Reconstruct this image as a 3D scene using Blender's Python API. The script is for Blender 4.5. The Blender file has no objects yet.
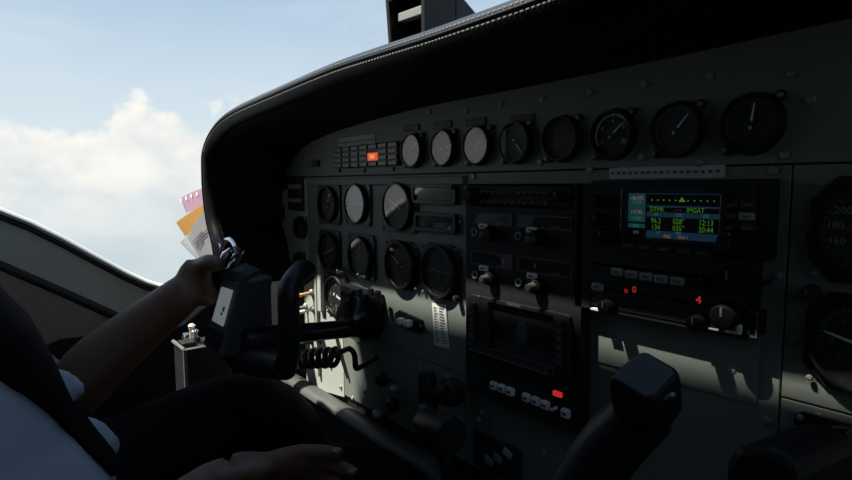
import bpy, bmesh, math, random
from mathutils import Vector, Matrix
random.seed(7)
SC = bpy.context.scene
COL = SC.collection
PI = math.pi

# ---------------------------------------------------------------- camera frame (instrument panel lies in y = 0)
CAM = Vector((0.16929, -0.46920, 0.05075))
RX = Vector((0.6164121, 0.7873947, -0.0067562))
DN = Vector((0.0729962, -0.0656841, -0.9951669))
FW = Vector((-0.7840329, 0.6129398, -0.0979653))
FOC = 580.0
def ray(px, py): return RX * (px - 426) + DN * (py - 240) + FW * FOC
def P(px, py, y=0.0):
    d = ray(px, py); t = (y - CAM.y) / d.y
    return CAM + d * t
def PX(px, py, x):
    d = ray(px, py); t = (x - CAM.x) / d.x
    return CAM + d * t
def PZ(px, py, z):
    d = ray(px, py); t = (z - CAM.z) / d.z
    return CAM + d * t

# ---------------------------------------------------------------- materials
def nodes_of(name):
    m = bpy.data.materials.new(name); m.use_nodes = True
    nt = m.node_tree; b = nt.nodes['Principled BSDF']
    return m, nt, b
def mat(name, col, rough=0.5, metal=0.0, spec=0.5, noise=0.0, nscale=60, bump=0.0, bscale=200, emit=None, estr=0.0):
    m, nt, b = nodes_of(name)
    b.inputs['Base Color'].default_value = (*col, 1)
    b.inputs['Roughness'].default_value = rough
    b.inputs['Metallic'].default_value = metal
    b.inputs['Specular IOR Level'].default_value = spec
    tc = nt.nodes.new('ShaderNodeTexCoord')
    if noise > 0:
        n = nt.nodes.new('ShaderNodeTexNoise'); n.inputs['Scale'].default_value = nscale; n.inputs['Detail'].default_value = 4
        nt.links.new(tc.outputs['Object'], n.inputs['Vector'])
        mx = nt.nodes.new('ShaderNodeMix'); mx.data_type = 'RGBA'
        mx.inputs[6].default_value = (*[c * (1 - noise) for c in col], 1)
        mx.inputs[7].default_value = (*[min(1, c * (1 + noise)) for c in col], 1)
        nt.links.new(n.outputs['Fac'], mx.inputs[0]); nt.links.new(mx.outputs[2], b.inputs['Base Color'])
    if bump > 0:
        n2 = nt.nodes.new('ShaderNodeTexVoronoi' if bscale > 300 else 'ShaderNodeTexNoise'); n2.inputs['Scale'].default_value = bscale
        nt.links.new(tc.outputs['Object'], n2.inputs['Vector'])
        bp = nt.nodes.new('ShaderNodeBump'); bp.inputs['Strength'].default_value = bump; bp.inputs['Distance'].default_value = 0.002
        nt.links.new(n2.outputs[0], bp.inputs['Height']); nt.links.new(bp.outputs[0], b.inputs['Normal'])
    if emit:
        b.inputs['Emission Color'].default_value = (*emit, 1); b.inputs['Emission Strength'].default_value = estr
    return m
def glass(name, tint=(1, 1, 1), ior=1.5, rough=0.0, scale=1.0):
    m = bpy.data.materials.new(name); m.use_nodes = True; nt = m.node_tree; nt.nodes.clear()
    o = nt.nodes.new('ShaderNodeOutputMaterial'); t = nt.nodes.new('ShaderNodeBsdfTransparent'); g = nt.nodes.new('ShaderNodeBsdfGlossy')
    t.inputs[0].default_value = (*tint, 1); g.inputs['Roughness'].default_value = rough
    f = nt.nodes.new('ShaderNodeFresnel'); ge = nt.nodes.new('ShaderNodeNewGeometry'); mi = nt.nodes.new('ShaderNodeMix')
    mi.inputs[2].default_value = ior; mi.inputs[3].default_value = 1 / ior; nt.links.new(ge.outputs['Backfacing'], mi.inputs[0]); nt.links.new(mi.outputs[0], f.inputs['IOR'])
    mu = nt.nodes.new('ShaderNodeMath'); mu.operation = 'MULTIPLY'; mu.inputs[1].default_value = scale
    x = nt.nodes.new('ShaderNodeMixShader')
    nt.links.new(f.outputs[0], mu.inputs[0]); nt.links.new(mu.outputs[0], x.inputs[0]); nt.links.new(t.outputs[0], x.inputs[1]); nt.links.new(g.outputs[0], x.inputs[2]); nt.links.new(x.outputs[0], o.inputs[0])
    return m
M = {}
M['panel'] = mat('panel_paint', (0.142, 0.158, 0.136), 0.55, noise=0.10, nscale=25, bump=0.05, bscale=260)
M['panel_sunlit'] = mat('sunlit_panel_paint', (0.34, 0.365, 0.32), 0.55, noise=0.06, nscale=30)  # panel colour lightened to carry the stronger sunlight on the left side
M['lip'] = mat('grey_lip_paint', (0.055, 0.055, 0.05), 0.5, noise=0.15, nscale=30)
M['leather'] = mat('black_leather', (0.004, 0.004, 0.0045), 0.6, spec=0.15, bump=0.35, bscale=420)
M['leather_roll'] = mat('black_leather_edge', (0.003, 0.003, 0.0035), 0.5, spec=0.12, bump=0.15, bscale=500)
M['leather_top'] = mat('smooth_black_leather', (0.020, 0.022, 0.025), 0.30, spec=0.8, bump=0.08, bscale=500)
M['thread'] = mat('pale_thread', (0.26, 0.26, 0.24), 0.7)
M['black'] = mat('black_plastic', (0.008, 0.008, 0.0085), 0.45, spec=0.3)
M['knob'] = mat('knob_black', (0.004, 0.004, 0.0045), 0.6, spec=0.12)
M['edge'] = mat('edge_grey', (0.055, 0.055, 0.05), 0.6)  # lighter grey for radio face outlines, window frames and inner knobs
M['toggle_dim'] = mat('toggle_dim', (0.13, 0.13, 0.12), 0.5)
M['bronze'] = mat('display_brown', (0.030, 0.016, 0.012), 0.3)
M['reflect_grey'] = mat('display_reflection_grey', (0.035, 0.040, 0.041), 0.3)  # grey reflection put into the left radio window's colour
M['black_gloss'] = mat('black_gloss_plastic', (0.010, 0.010, 0.012), 0.22)
M['black_matte'] = mat('black_matte_paint', (0.008, 0.008, 0.008), 0.7, spec=0.3)
M['bezel'] = mat('bezel_black', (0.008, 0.008, 0.009), 0.4, spec=0.35)
M['charcoal'] = mat('charcoal_plastic', (0.020, 0.021, 0.023), 0.45, spec=0.35, noise=0.15, nscale=50)
M['dial'] = mat('dial_black', (0.010, 0.011, 0.011), 0.6)
M['mark'] = mat('marking_white', (0.30, 0.31, 0.28), 0.6)
M['mark_dim'] = mat('marking_dim', (0.10, 0.11, 0.10), 0.6)
M['pointer'] = mat('pointer_white', (0.75, 0.75, 0.70), 0.5)
M['screw'] = mat('screw_steel', (0.26, 0.26, 0.24), 0.4, metal=0.35)
M['steel'] = mat('bare_steel', (0.55, 0.55, 0.55), 0.28, metal=1.0)
M['chrome'] = mat('chrome', (0.75, 0.75, 0.76), 0.12, metal=1.0)
M['white_btn'] = mat('white_button', (0.68, 0.69, 0.64), 0.5)
M['grey_btn'] = mat('grey_button', (0.22, 0.23, 0.21), 0.5)
M['placard'] = mat('placard_grey', (0.42, 0.43, 0.39), 0.6, noise=0.1, nscale=80)
M['placard_white'] = mat('placard_white', (0.62, 0.63, 0.58), 0.6, noise=0.06, nscale=120)
M['placard_ink'] = mat('placard_ink', (0.08, 0.08, 0.08), 0.6)
M['orange_lit'] = mat('lit_orange', (0.5, 0.08, 0.02), 0.5, emit=(1.0, 0.13, 0.03), estr=0.6)
M['orange_text'] = mat('lit_orange_text', (0.9, 0.5, 0.3), 0.5, emit=(1.0, 0.42, 0.22), estr=0.65)
M['red_lit'] = mat('lit_red', (0.5, 0.02, 0.02), 0.5, emit=(1.0, 0.05, 0.03), estr=0.42)
M['red_dim'] = mat('lit_red_dim', (0.2, 0.01, 0.02), 0.5, emit=(1.0, 0.05, 0.09), estr=0.12)
M['cell'] = mat('dark_lens', (0.018, 0.016, 0.016), 0.35)
M['screen_off'] = mat('screen_off', (0.006, 0.007, 0.008), 0.18)
M['scr_bg'] = mat('screen_ground', (0.004, 0.004, 0.006), 0.4, emit=(0.02, 0.02, 0.03), estr=0.25)
M['scr_blue'] = mat('screen_blue', (0.01, 0.02, 0.03), 0.4, emit=(0.03, 0.12, 0.22), estr=.13)
M['scr_teal'] = mat('screen_teal', (0.01, 0.03, 0.03), 0.4, emit=(0.03, 0.20, 0.20), estr=.14)
M['scr_green'] = mat('screen_green', (0.02, 0.1, 0.02), 0.4, emit=(0.20, 0.75, 0.07), estr=.16)
M['scr_cyan'] = mat('screen_cyan', (0.02, 0.1, 0.1), 0.4, emit=(0.10, 0.55, 0.50), estr=.18)
M['scr_pink'] = mat('screen_pink', (0.1, 0.05, 0.06), 0.4, emit=(0.85, 0.45, 0.50), estr=.2)
M['scr_mag'] = mat('screen_magenta', (0.1, 0.02, 0.04), 0.4, emit=(0.8, 0.10, 0.25), estr=.2)
M['scr_orange'] = mat('screen_orange', (0.1, 0.05, 0.02), 0.4, emit=(0.85, 0.38, 0.12), estr=.22)
M['device'] = mat('device_grey', (0.055, 0.058, 0.06), 0.42, spec=0.4)
M['lcd'] = mat('lcd_grey', (0.46, 0.50, 0.49), 0.3, emit=(0.7, 0.78, 0.78), estr=0.16)
M['att_sky'] = mat('attitude_blue', (0.15, 0.28, 0.34), 0.5)
M['att_ground'] = mat('attitude_brown', (0.19, 0.16, 0.155), 0.5)
M['att_line'] = mat('attitude_line', (0.75, 0.20, 0.17), 0.5)
M['wall'] = mat('cabin_side_lining', (0.42, 0.42, 0.35), 0.7, noise=0.12, nscale=12)
M['wall_low'] = mat('cabin_lower_lining', (0.24, 0.19, 0.14), 0.8, noise=0.2, nscale=18)
M['seal'] = mat('rubber_seal', (0.01, 0.01, 0.01), 0.6)
M['seal_light'] = mat('pale_window_edge', (0.80, 0.82, 0.78), 0.5)
M['roof'] = mat('headliner', (0.10, 0.10, 0.10), 0.9, noise=0.1)
M['floor'] = mat('dark_carpet', (0.012, 0.012, 0.012), 0.95, noise=0.3, nscale=200)
M['console'] = mat('console_edge_highlight', (0.13, 0.13, 0.115), 0.5, noise=0.1)  # sunlight on the console edges, put into a paler colour
M['skin'] = mat('skin', (0.15, 0.076, 0.046), 0.55, noise=0.10, nscale=30, bump=0.15, bscale=180)
M['nail'] = mat('nail', (0.28, 0.19, 0.15), 0.35)
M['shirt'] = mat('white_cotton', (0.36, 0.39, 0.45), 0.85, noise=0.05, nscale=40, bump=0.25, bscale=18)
M['trouser'] = mat('black_wool', (0.006, 0.006, 0.0065), 0.9, spec=0.1, noise=0.2, nscale=150, bump=0.3, bscale=22)
M['strap'] = mat('black_webbing', (0.0025, 0.0025, 0.003), 0.9, spec=0.05, bump=0.2, bscale=220)
M['hair'] = mat('dark_hair', (0.012, 0.009, 0.007), 0.6, bump=0.4, bscale=280)
M['eye'] = mat('eye_white', (0.6, 0.6, 0.58), 0.3)
M['iris'] = mat('iris_dark', (0.02, 0.012, 0.008), 0.2)
M['lips'] = mat('lips', (0.16, 0.06, 0.05), 0.5)
M['paper_white'] = mat('paper_grey_white', (0.26, 0.25, 0.26), 0.8, noise=0.06, nscale=30)
M['paper_orange'] = mat('paper_orange', (0.45, 0.25, 0.06), 0.8, noise=0.1, nscale=30)
M['paper_pink'] = mat('paper_pink', (0.55, 0.36, 0.42), 0.8, noise=0.06, nscale=30)
M['paper_pale'] = mat('paper_pale', (0.62, 0.64, 0.64), 0.8, noise=0.05, nscale=30)
M['ink'] = mat('ink', (0.10, 0.10, 0.13), 0.7)
M['white_dot'] = mat('white_dot', (0.85, 0.85, 0.85), 0.7)
M['orange_tip'] = mat('toggle_orange', (0.75, 0.34, 0.12), 0.4)
M['cream_tip'] = mat('toggle_cream', (0.75, 0.66, 0.46), 0.4)
M['green_tip'] = mat('toggle_green', (0.05, 0.50, 0.32), 0.4)
M['red_tip'] = mat('toggle_red', (0.45, 0.02, 0.03), 0.4)
M['green_arc'] = mat('arc_green', (0.02, 0.16, 0.13), 0.5)
M['red_arc'] = mat('arc_red', (0.30, 0.02, 0.03), 0.5)
M['glass'] = glass('instrument_glass', (0.96, 0.97, 0.96), 1.62, 0.0, 1.15)
M['glass_dim'] = glass('low_reflection_glass', (0.95, 0.96, 0.95), 1.25, 0.0, 0.6)  # reflection weakened in the material to keep the near top-row dials dark
M['pane'] = glass('window_glass', (0.985, 0.99, 0.99), 1.35, 0.0, 0.5)
def translucent(m, col, fac):
    nt = m.node_tree; b = nt.nodes['Principled BSDF']; o = [n for n in nt.nodes if n.type == 'OUTPUT_MATERIAL'][0]
    t = nt.nodes.new('ShaderNodeBsdfTranslucent'); t.inputs[0].default_value = (*col, 1)
    x = nt.nodes.new('ShaderNodeMixShader'); x.inputs[0].default_value = fac
    nt.links.new(b.outputs[0], x.inputs[1]); nt.links.new(t.outputs[0], x.inputs[2]); nt.links.new(x.outputs[0], o.inputs[0])
translucent(M['paper_pale'], (0.75, 0.76, 0.77), 0.75)
translucent(M['paper_pink'], (0.85, 0.66, 0.72), 0.7)
translucent(M['paper_orange'], (0.75, 0.42, 0.08), 0.5)
translucent(M['paper_white'], (0.55, 0.55, 0.55), 0.3)

# ---------------------------------------------------------------- mesh builder
class MB:
    def __init__(s): s.bm = bmesh.new()
    def box(s, c, d, bev=0.0, mtx=None, seg=2):
        r = bmesh.ops.create_cube(s.bm, size=1.0); vs = r['verts']
        for v in vs: v.co = Vector((v.co.x * d[0], v.co.y * d[1], v.co.z * d[2]))
        if bev > 0:
            es = list({e for v in vs for e in v.link_edges})
            rr = bmesh.ops.bevel(s.bm, geom=es, offset=bev, segments=seg, affect='EDGES', profile=0.5)
            vs = list({v for f in rr['faces'] for v in f.verts} | {v for v in vs if v.is_valid})
            vs = s._island(vs)
        mt = Matrix.Translation(Vector(c)) @ (mtx or Matrix())
        for v in vs: v.co = mt @ v.co
        return s
    def _island(s, vs):
        seen = set(vs); st = list(vs)
        while st:
            v = st.pop()
            for e in v.link_edges:
                o = e.other_vert(v)
                if o not in seen: seen.add(o); st.append(o)
        return list(seen)
    def loft(s, rings, cap=True, closed=True):
        vr = [[s.bm.verts.new(p) for p in r] for r in rings]
        n = len(vr[0])
        for a, b in zip(vr[:-1], vr[1:]):
            for i in range(n if closed else n - 1):
                j = (i + 1) % n
                try: s.bm.faces.new((a[i], a[j], b[j], b[i]))
                except ValueError: pass
        if cap and closed:
            s.bm.faces.new(list(reversed(vr[0]))); s.bm.faces.new(vr[-1])
        return s
    def tube(s, pts, r, n=12, cap=True, ry=None, up=None):
        pts = [Vector(p) for p in pts]; m = len(pts)
        rs = r if isinstance(r, (list, tuple)) else [r] * m
        rys = ry if isinstance(ry, (list, tuple)) else ([ry] * m if ry else rs)
        rings = []; prev = Vector(up) if up else None
        for i, p in enumerate(pts):
            t = (pts[min(i + 1, m - 1)] - pts[max(i - 1, 0)]).normalized()
            if prev is None:
                prev = Vector((0, 0, 1)) if abs(t.z) < 0.9 else Vector((0, 1, 0))
            u = (prev - t * prev.dot(t))
            if u.length < 1e-6: u = t.orthogonal()
            u.normalize(); w = t.cross(u)
            prev = u
            rings.append([p + u * math.cos(2 * PI * k / n) * rs[i] + w * math.sin(2 * PI * k / n) * rys[i] for k in range(n)])
        return s.loft(rings, cap)
    def cyl(s, a, b, r, n=20, r2=None): return s.tube([a, b], [r, r if r2 is None else r2], n)
    def lathe(s, prof, c, axis=(0, -1, 0), n=32, cap=True):
        ax = Vector(axis).normalized(); u = ax.orthogonal().normalized()
        if abs(ax.y) > 0.99: u = Vector((1, 0, 0))
        w = ax.cross(u); c = Vector(c)
        rings = [[c + ax * h + (u * math.cos(2 * PI * k / n) + w * math.sin(2 * PI * k / n)) * r for k in range(n)] for r, h in prof]
        return s.loft(rings, cap)
    def ring(s, prof, c, axis=(0, -1, 0), n=32):   # closed profile
        return s.lathe(list(prof) + [prof[0]], c, axis, n, cap=False)
    def prism(s, poly, y0, y1):     # poly in (x,z)
        a = [s.bm.verts.new((p[0], y0, p[1])) for p in poly]; b = [s.bm.verts.new((p[0], y1, p[1])) for p in poly]
        n = len(poly)
        s.bm.faces.new(a); s.bm.faces.new(list(reversed(b)))
        for i in range(n): s.bm.faces.new((a[i], b[i], b[(i + 1) % n], a[(i + 1) % n]))
        return s
    def frame(s, outer, inner, y0, y1):   # plate with a hole, same point count
        n = len(outer); V = lambda p, y: s.bm.verts.new((p[0], y, p[1]))
        o0 = [V(p, y0) for p in outer]; o1 = [V(p, y1) for p in outer]; i0 = [V(p, y0) for p in inner]; i1 = [V(p, y1) for p in inner]
        for k in range(n):
            j = (k + 1) % n
            s.bm.faces.new((o0[k], o0[j], i0[j], i0[k])); s.bm.faces.new((o1[k], i1[k], i1[j], o1[j]))
            s.bm.faces.new((o0[k], o1[k], o1[j], o0[j])); s.bm.faces.new((i0[k], i0[j], i1[j], i1[k]))
        return s
    def hexa(s, v8):   # 0-3 front loop, 4-7 back loop
        v = [s.bm.verts.new(p) for p in v8]
        for f in ((0, 1, 2, 3), (7, 6, 5, 4), (0, 4, 5, 1), (1, 5, 6, 2), (2, 6, 7, 3), (3, 7, 4, 0)): s.bm.faces.new([v[i] for i in f])
        return s
    def quad(s, *p):
        s.bm.faces.new([s.bm.verts.new(q) for q in p]); return s
    def mesh(s, me, mtx):
        n0 = len(s.bm.verts); s.bm.from_mesh(me); s.bm.verts.ensure_lookup_table()
        for v in s.bm.verts[n0:]: v.co = mtx @ v.co
        return s
    def text(s, body, size, x, z, y=0.0, ax='CENTER', mtx=None, sx=1.0):
        cu = bpy.data.curves.new('t', 'FONT'); cu.body = body; cu.size = size; cu.align_x = ax; cu.align_y = 'CENTER'; cu.resolution_u = 2; cu.fill_mode = 'FRONT'
        o = bpy.data.objects.new('t', cu); me = bpy.data.meshes.new_from_object(o)
        mt = Matrix.Translation((x, y, z)) @ (mtx or Matrix()) @ Matrix.Rotation(PI / 2, 4, 'X') @ Matrix.Diagonal((sx, 1, 1, 1))
        s.mesh(me, mt); bpy.data.objects.remove(o); bpy.data.curves.remove(cu); bpy.data.meshes.remove(me)
        return s
    def build(s, name, m, parent=None, smooth=False, bevel=0.0):
        bmesh.ops.recalc_face_normals(s.bm, faces=s.bm.faces[:])
        me = bpy.data.meshes.new(name); s.bm.to_mesh(me); s.bm.free()
        me.materials.append(m)
        if smooth:
            for p in me.polygons: p.use_smooth = True
            try: me.set_sharp_from_angle(angle=math.radians(42))
            except Exception: pass
        o = bpy.data.objects.new(name, me); COL.objects.link(o)
        if parent is not None:
            o.parent = parent
            pl = parent.location if parent.parent is None else parent.parent.location + parent.location
            if parent.type == 'EMPTY' or parent.parent is not None or parent.location.length:
                o.matrix_parent_inverse = Matrix.Identity(4)
                off = Vector((0, 0, 0)); q = parent
                while q is not None: off += q.location; q = q.parent
                for v in me.vertices: v.co -= off
        if bevel > 0:
            bv = o.modifiers.new('Bevel', 'BEVEL'); bv.width = bevel; bv.segments = 2; bv.limit_method = 'ANGLE'
        return o
def tag(o, label, cat, group=None):
    o['label'] = label; o['category'] = cat
    if group: o['group'] = group
    return o
def thing(name, label, cat, loc, group=None):
    o = bpy.data.objects.new(name, None); COL.objects.link(o); o.location = loc; o.empty_display_size = 0.02
    return tag(o, label, cat, group)
def struct(o): o['kind'] = 'structure'; return o
def rrect(x0, z0, x1, z1, r, n=5):
    pts = []
    for cx, cz, a in ((x1 - r, z1 - r, 0), (x0 + r, z1 - r, 90), (x0 + r, z0 + r, 180), (x1 - r, z0 + r, 270)):
        for k in range(n): t = math.radians(a + 90 * k / (n - 1)); pts.append((cx + r * math.cos(t), cz + r * math.sin(t)))
    return pts
def rect(x0, z0, x1, z1): return [(x0, z0), (x1, z0), (x1, z1), (x0, z1)]
def circ(x, z, r, n): return [(x + r * math.cos(2 * PI * k / n + PI / n), z + r * math.sin(2 * PI * k / n + PI / n)) for k in range(n)]

# ================================================================ THE SETTING
XL, XR, YB, ZF, ZR = -1.05, 0.69, -1.7, -0.85, 0.75
def wallpoly(x, th, yz, name, m):
    b = MB(); a = [b.bm.verts.new((x, p[0], p[1])) for p in yz]; c = [b.bm.verts.new((x + th, p[0], p[1])) for p in yz]
    b.bm.faces.new(a); b.bm.faces.new(list(reversed(c)))
    for i in range(len(yz)):
        j = (i + 1) % len(yz); b.bm.faces.new((a[i], c[i], c[j], a[j]))
    return b
sill_px = [(0, 211), (30, 223), (62, 239), (95, 257), (125, 273), (145, 282), (160, 286.5), (175, 288)]
sill = [(PX(x, y, XL).y, PX(x, y, XL).z) for x, y in sill_px]
zs = sill[-1][1]
sill_full = [(-0.80, 0.075), (-0.60, 0.070), (-0.49, 0.045)] + sill + [(0.6, zs - 0.01)]
low = [(y, z) for y, z in sill_full]
b = wallpoly(XL, -0.03, [(0.6, ZF), (YB, ZF), (YB, 0.55), (-0.80, 0.55)] + low, 'wall_left', M['wall'])
wl = struct(b.build('wall_left', M['wall']))
# trims on the left wall
def strip(yz, w, x, th, name, m):
    pts = [Vector((x, y, z)) for y, z in yz]
    return MB().tube(pts, th, 8, ry=w, up=(1, 0, 0)).build(name, m, smooth=True)
struct(strip([(y, z + 0.001) for y, z in sill_full], 0.0055, XL + 0.006, 0.010, 'trim_1', M['seal_light']))
struct(strip([(y, z - 0.010) for y, z in sill_full], 0.005, XL + 0.002, 0.004, 'trim_2', M['seal']))
tr = [PX(x, y, XL) for x, y in ((0, 265), (60, 291), (118, 317))]
tr = [(-1.2, 0.0), (-0.6, -0.04)] + [(p.y, p.z) for p in tr]
struct(strip(tr, 0.008, XL + 0.003, 0.005, 'trim_3', M['seal']))
lowpts = [(p[0], p[1] - 0.012) for p in tr]
b = MB(); rr_ = []
lw = wallpoly(XL + 0.004, -0.003, [(0.0, ZF), (-1.6, ZF)] + lowpts + [(-0.2, -0.26), (0.0, -0.30)], '', None)
struct(lw.build('wall_left_lower', M['wall_low']))
struct(wallpoly(XL + 0.008, -0.003, [(0.6, ZF), (-0.60, ZF), (-0.55, -0.30), (-0.36, -0.225), (-0.15, -0.235), (-0.05, -0.17), (0.6, -0.17)], '', None).build('footwell_shade', M['black_matte']))  # black sheet over the lining stands in for footwell shade
struct(wallpoly(XR, 0.03, [(0.6, ZF), (YB, ZF), (YB, 0.62), (-0.62, 0.62), (-0.58, 0.12), (-0.30, 0.06), (0.6, -0.04)], '', None).build('wall_right', M['wall']))
struct(MB().box(((XL + XR) / 2, YB - 0.02, 0), (XR - XL + 0.1, 0.03, 1.7)).build('wall_back', M['roof']))
struct(MB().box(((XL + XR) / 2, 0.62, -0.52), (XR - XL + 0.1, 0.03, 0.70)).build('wall_front', M['black_matte']))
struct(MB().box(((XL + XR) / 2, -0.55, ZF - 0.02), (XR - XL + 0.1, 2.4, 0.03)).build('floor', M['floor']))
# overhead: unseen headliner, its front edge shaped to bound the sunlit panel band
b = MB(); yz0 = -0.474
b.hexa([(-0.93, yz0, ZR), (XR, yz0 + 0.05, ZR), (XR, YB, ZR), (-0.93, YB, ZR), (-0.93, yz0 - .03, ZR + .03), (XR, yz0 + .02, ZR + .03), (XR, YB, ZR + .03), (-0.93, YB, ZR + .03)])
b.hexa([(XL, -0.70, 0.55), (-0.93, -0.55, ZR), (-0.93, YB, ZR), (XL, YB, 0.55), (XL - .03, -0.70, 0.55), (-0.95, -0.55, ZR + .03), (-0.95, YB, ZR + .03), (XL - .03, YB, 0.55)])
struct(b.build('ceiling', M['roof']))
# glazing
struct(MB().quad((XL - .01, -0.95, 0.04), (XL - .01, -0.5, 0.02), (XL - .01, -0.15, zs - .01), (XL - .01, 0.6, zs - .02), (XL - .01, 0.6, 0.5), (XL - .01, -0.95, 0.5)).build('window_1', M['pane']))
struct(MB().quad((XL - .01, 0.62, zs), (XR, 0.62, zs), (XR, 0.0, ZR + .1), (XL - .01, 0.0, ZR + .1)).build('window_2', M['pane']))

# ================================================================ INSTRUMENT PANEL
ip = thing('instrument_panel', 'grey green instrument panel spanning the cockpit under the padded glareshield', 'instrument panel', (-0.18, 0.0, -0.3))
TH = 0.004; G = 0.0007
zseam = 0.0625
MB().box((-0.15, 0.010, -0.065), (1.62, 0.008, 0.53)).build('backing_sheet', M['black_matte'], ip)
hoodline = [P(*p) for p in ((852, 20), (720, 55), (620, 70), (520, 88), (470, 98), (420, 108), (380, 118), (340, 130), (310, 143), (297, 155), (288, 172), (282, 195), (278, 225))]
xl_panel = -0.93
# upper panel: everything above the long seam
MB().prism([(-0.885, zseam + G), (0.62, zseam + G), (0.62, 0.175), (-0.70, 0.165), (-0.80, 0.13), (-0.86, 0.09)], 0, TH).build('upper_panel', M['panel'], ip, bevel=0.0006)
xs1 = P(466.5, 240).x; xs2 = P(308, 215).x
ZB = P(387, 346).z
MB().prism([(xs2 + G, -0.118), (-0.655 + G, -0.118), (-0.655 + G, ZB + G), (xs1 - G, ZB + G), (xs1 - G, zseam - G), (xs2 + G, zseam - G)], 0, TH).build('flight_panel', M['panel'], ip, bevel=0.0006)
MB().prism([(xs1 + G, zseam - G), (xs1 + G, -0.30), (-G, -0.30), (-G, zseam - G)], 0, TH).build('centre_panel', M['panel'], ip, bevel=0.0006)
zr = P(800, 402).z
MB().prism(rect(G, zr + G, 0.62, zseam - G), 0, TH).build('copilot_panel', M['panel'], ip, bevel=0.0006)
MB().prism(rect(G, -0.30, 0.62, zr - G), 0, TH).build('copilot_lower_panel', M['panel'], ip, bevel=0.0006)
xs3 = -0.655; zb_ = P(387, 346).z
MB().prism([(xs3 + G, ZB - G), (xs1 - G, ZB - G), (xs1 - G, -0.30), (xs3 + G, -0.30)], 0, TH).build('lower_panel', M['panel'], ip, bevel=0.0006)
MB().prism([(-.90, -.07), (-.90, 0.03), (xs2 - G, zseam - G), (xs2 - G, -0.118), (xs3 - G, -0.118 - G), (xs3 - G, -0.305), (-.795, -0.325), (-.795, -.12)], 0, TH).build('switch_panel', M['panel_sunlit'], ip, bevel=0.0006)
# raised rail, access plate, divider strips, rolled bottom lip
MB().box(((xs2 + xs1) / 2, -0.002, zseam - 0.009), (xs1 - xs2 - 0.004, 0.005, 0.011), 0.0015).build('rail', M['panel'], ip)
ap = [P(590, 300), P(757, 406)]
MB().prism(rect(-0.172, ap[1].z, ap[1].x, -0.05), -0.0016, 0).build('access_plate', M['panel'], ip, bevel=0.0006)
for px in (318.5,):
    x = P(px, 300).x
    MB().box((x, -0.003, -0.19), (0.006, 0.006, 0.20), 0.001).build('divider_strip', M['panel_sunlit'], ip)
x = P(322.5, 280).x
MB().box((x, -0.004, -0.12), (0.014, 0.008, 0.10), 0.002).build('divider_strip', M['panel_sunlit'], ip)
lipz = P(300, 376).z
MB().tube([(-0.93, -0.012, -0.318), (-0.60, -0.014, -0.322), (-0.50, -0.016, -0.322), (-0.40, -0.018, -0.318), (-0.37, -0.018, -0.330)], 0.011, 12, ry=0.018).build('bottom_lip', M['lip'], ip, smooth=True)
# screws
scr_px = [(501, 104), (542.7, 99), (590, 92.6), (645, 84), (710, 76.6), (790.7, 73.7), (784, 155), (773, 171), (642, 157), (541, 162), (461, 180), (474, 176.5), (466.5, 110.6), (378, 180), (430, 112),
          (778.5, 275), (794, 339.5), (733, 369.7), (767.7, 421), (819.5, 417), (786, 445), (617, 341), (414, 349), (420.5, 362), (467.5, 334), (803, 237), (811, 100), (458, 262), (353, 398), (365, 392), (364, 335), (372, 356), (341, 387), (447, 178), (320, 179), (590, 170), (700, 163), (845, 60), (461, 222), (404, 388), (482, 413), (479, 419), (544, 452)]
def screw(x, z, y=0.0, r=0.0034):
    m = MB().lathe([(r, 0), (r, 0.0012), (r * 0.8, 0.002), (0.0004, 0.0022)], (x, y, z), n=14)
    a = random.random() * PI
    m.box((x, y - 0.0023, z), (r * 1.3, 0.0006, r * 0.3), 0, Matrix.Rotation(a, 4, 'Y'))
    return m
for px, py in scr_px:
    q = P(px, py); screw(q.x, q.z, -0.0002).build('screw', M['screw'], ip, smooth=True)
# label strips and small plates on the panel
for (x0, y0, x1, y1), nm, m in (((338.7, 138.5, 376, 144.5), 'label_strip', 'placard'), ((610, 168, 725, 177.5), 'label_strip', 'placard')):
    a, c = P(x0, y0), P(x1, y1)
    o = MB().prism(rect(a.x, c.z, c.x, a.z), -0.0012, 0).build(nm, M[m], ip)
    n = int((c.x - a.x) / 0.006); t = MB()
    for k in range(n): t.box((a.x + 0.004 + k * 0.006, -0.0014, (a.z + c.z) / 2), (0.0042 * random.uniform(.5, 1), 0.0003, 0.0024))
    t.build('lettering', M['placard_ink'], o)
for px, py in ((412, 128), (443, 125), (476, 122), (523, 119)):
    q = P(px, py); MB().box((q.x, -0.001, q.z), (0.034, 0.002, 0.009), 0.0006).build('name_plate', M['black'], ip)

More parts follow.
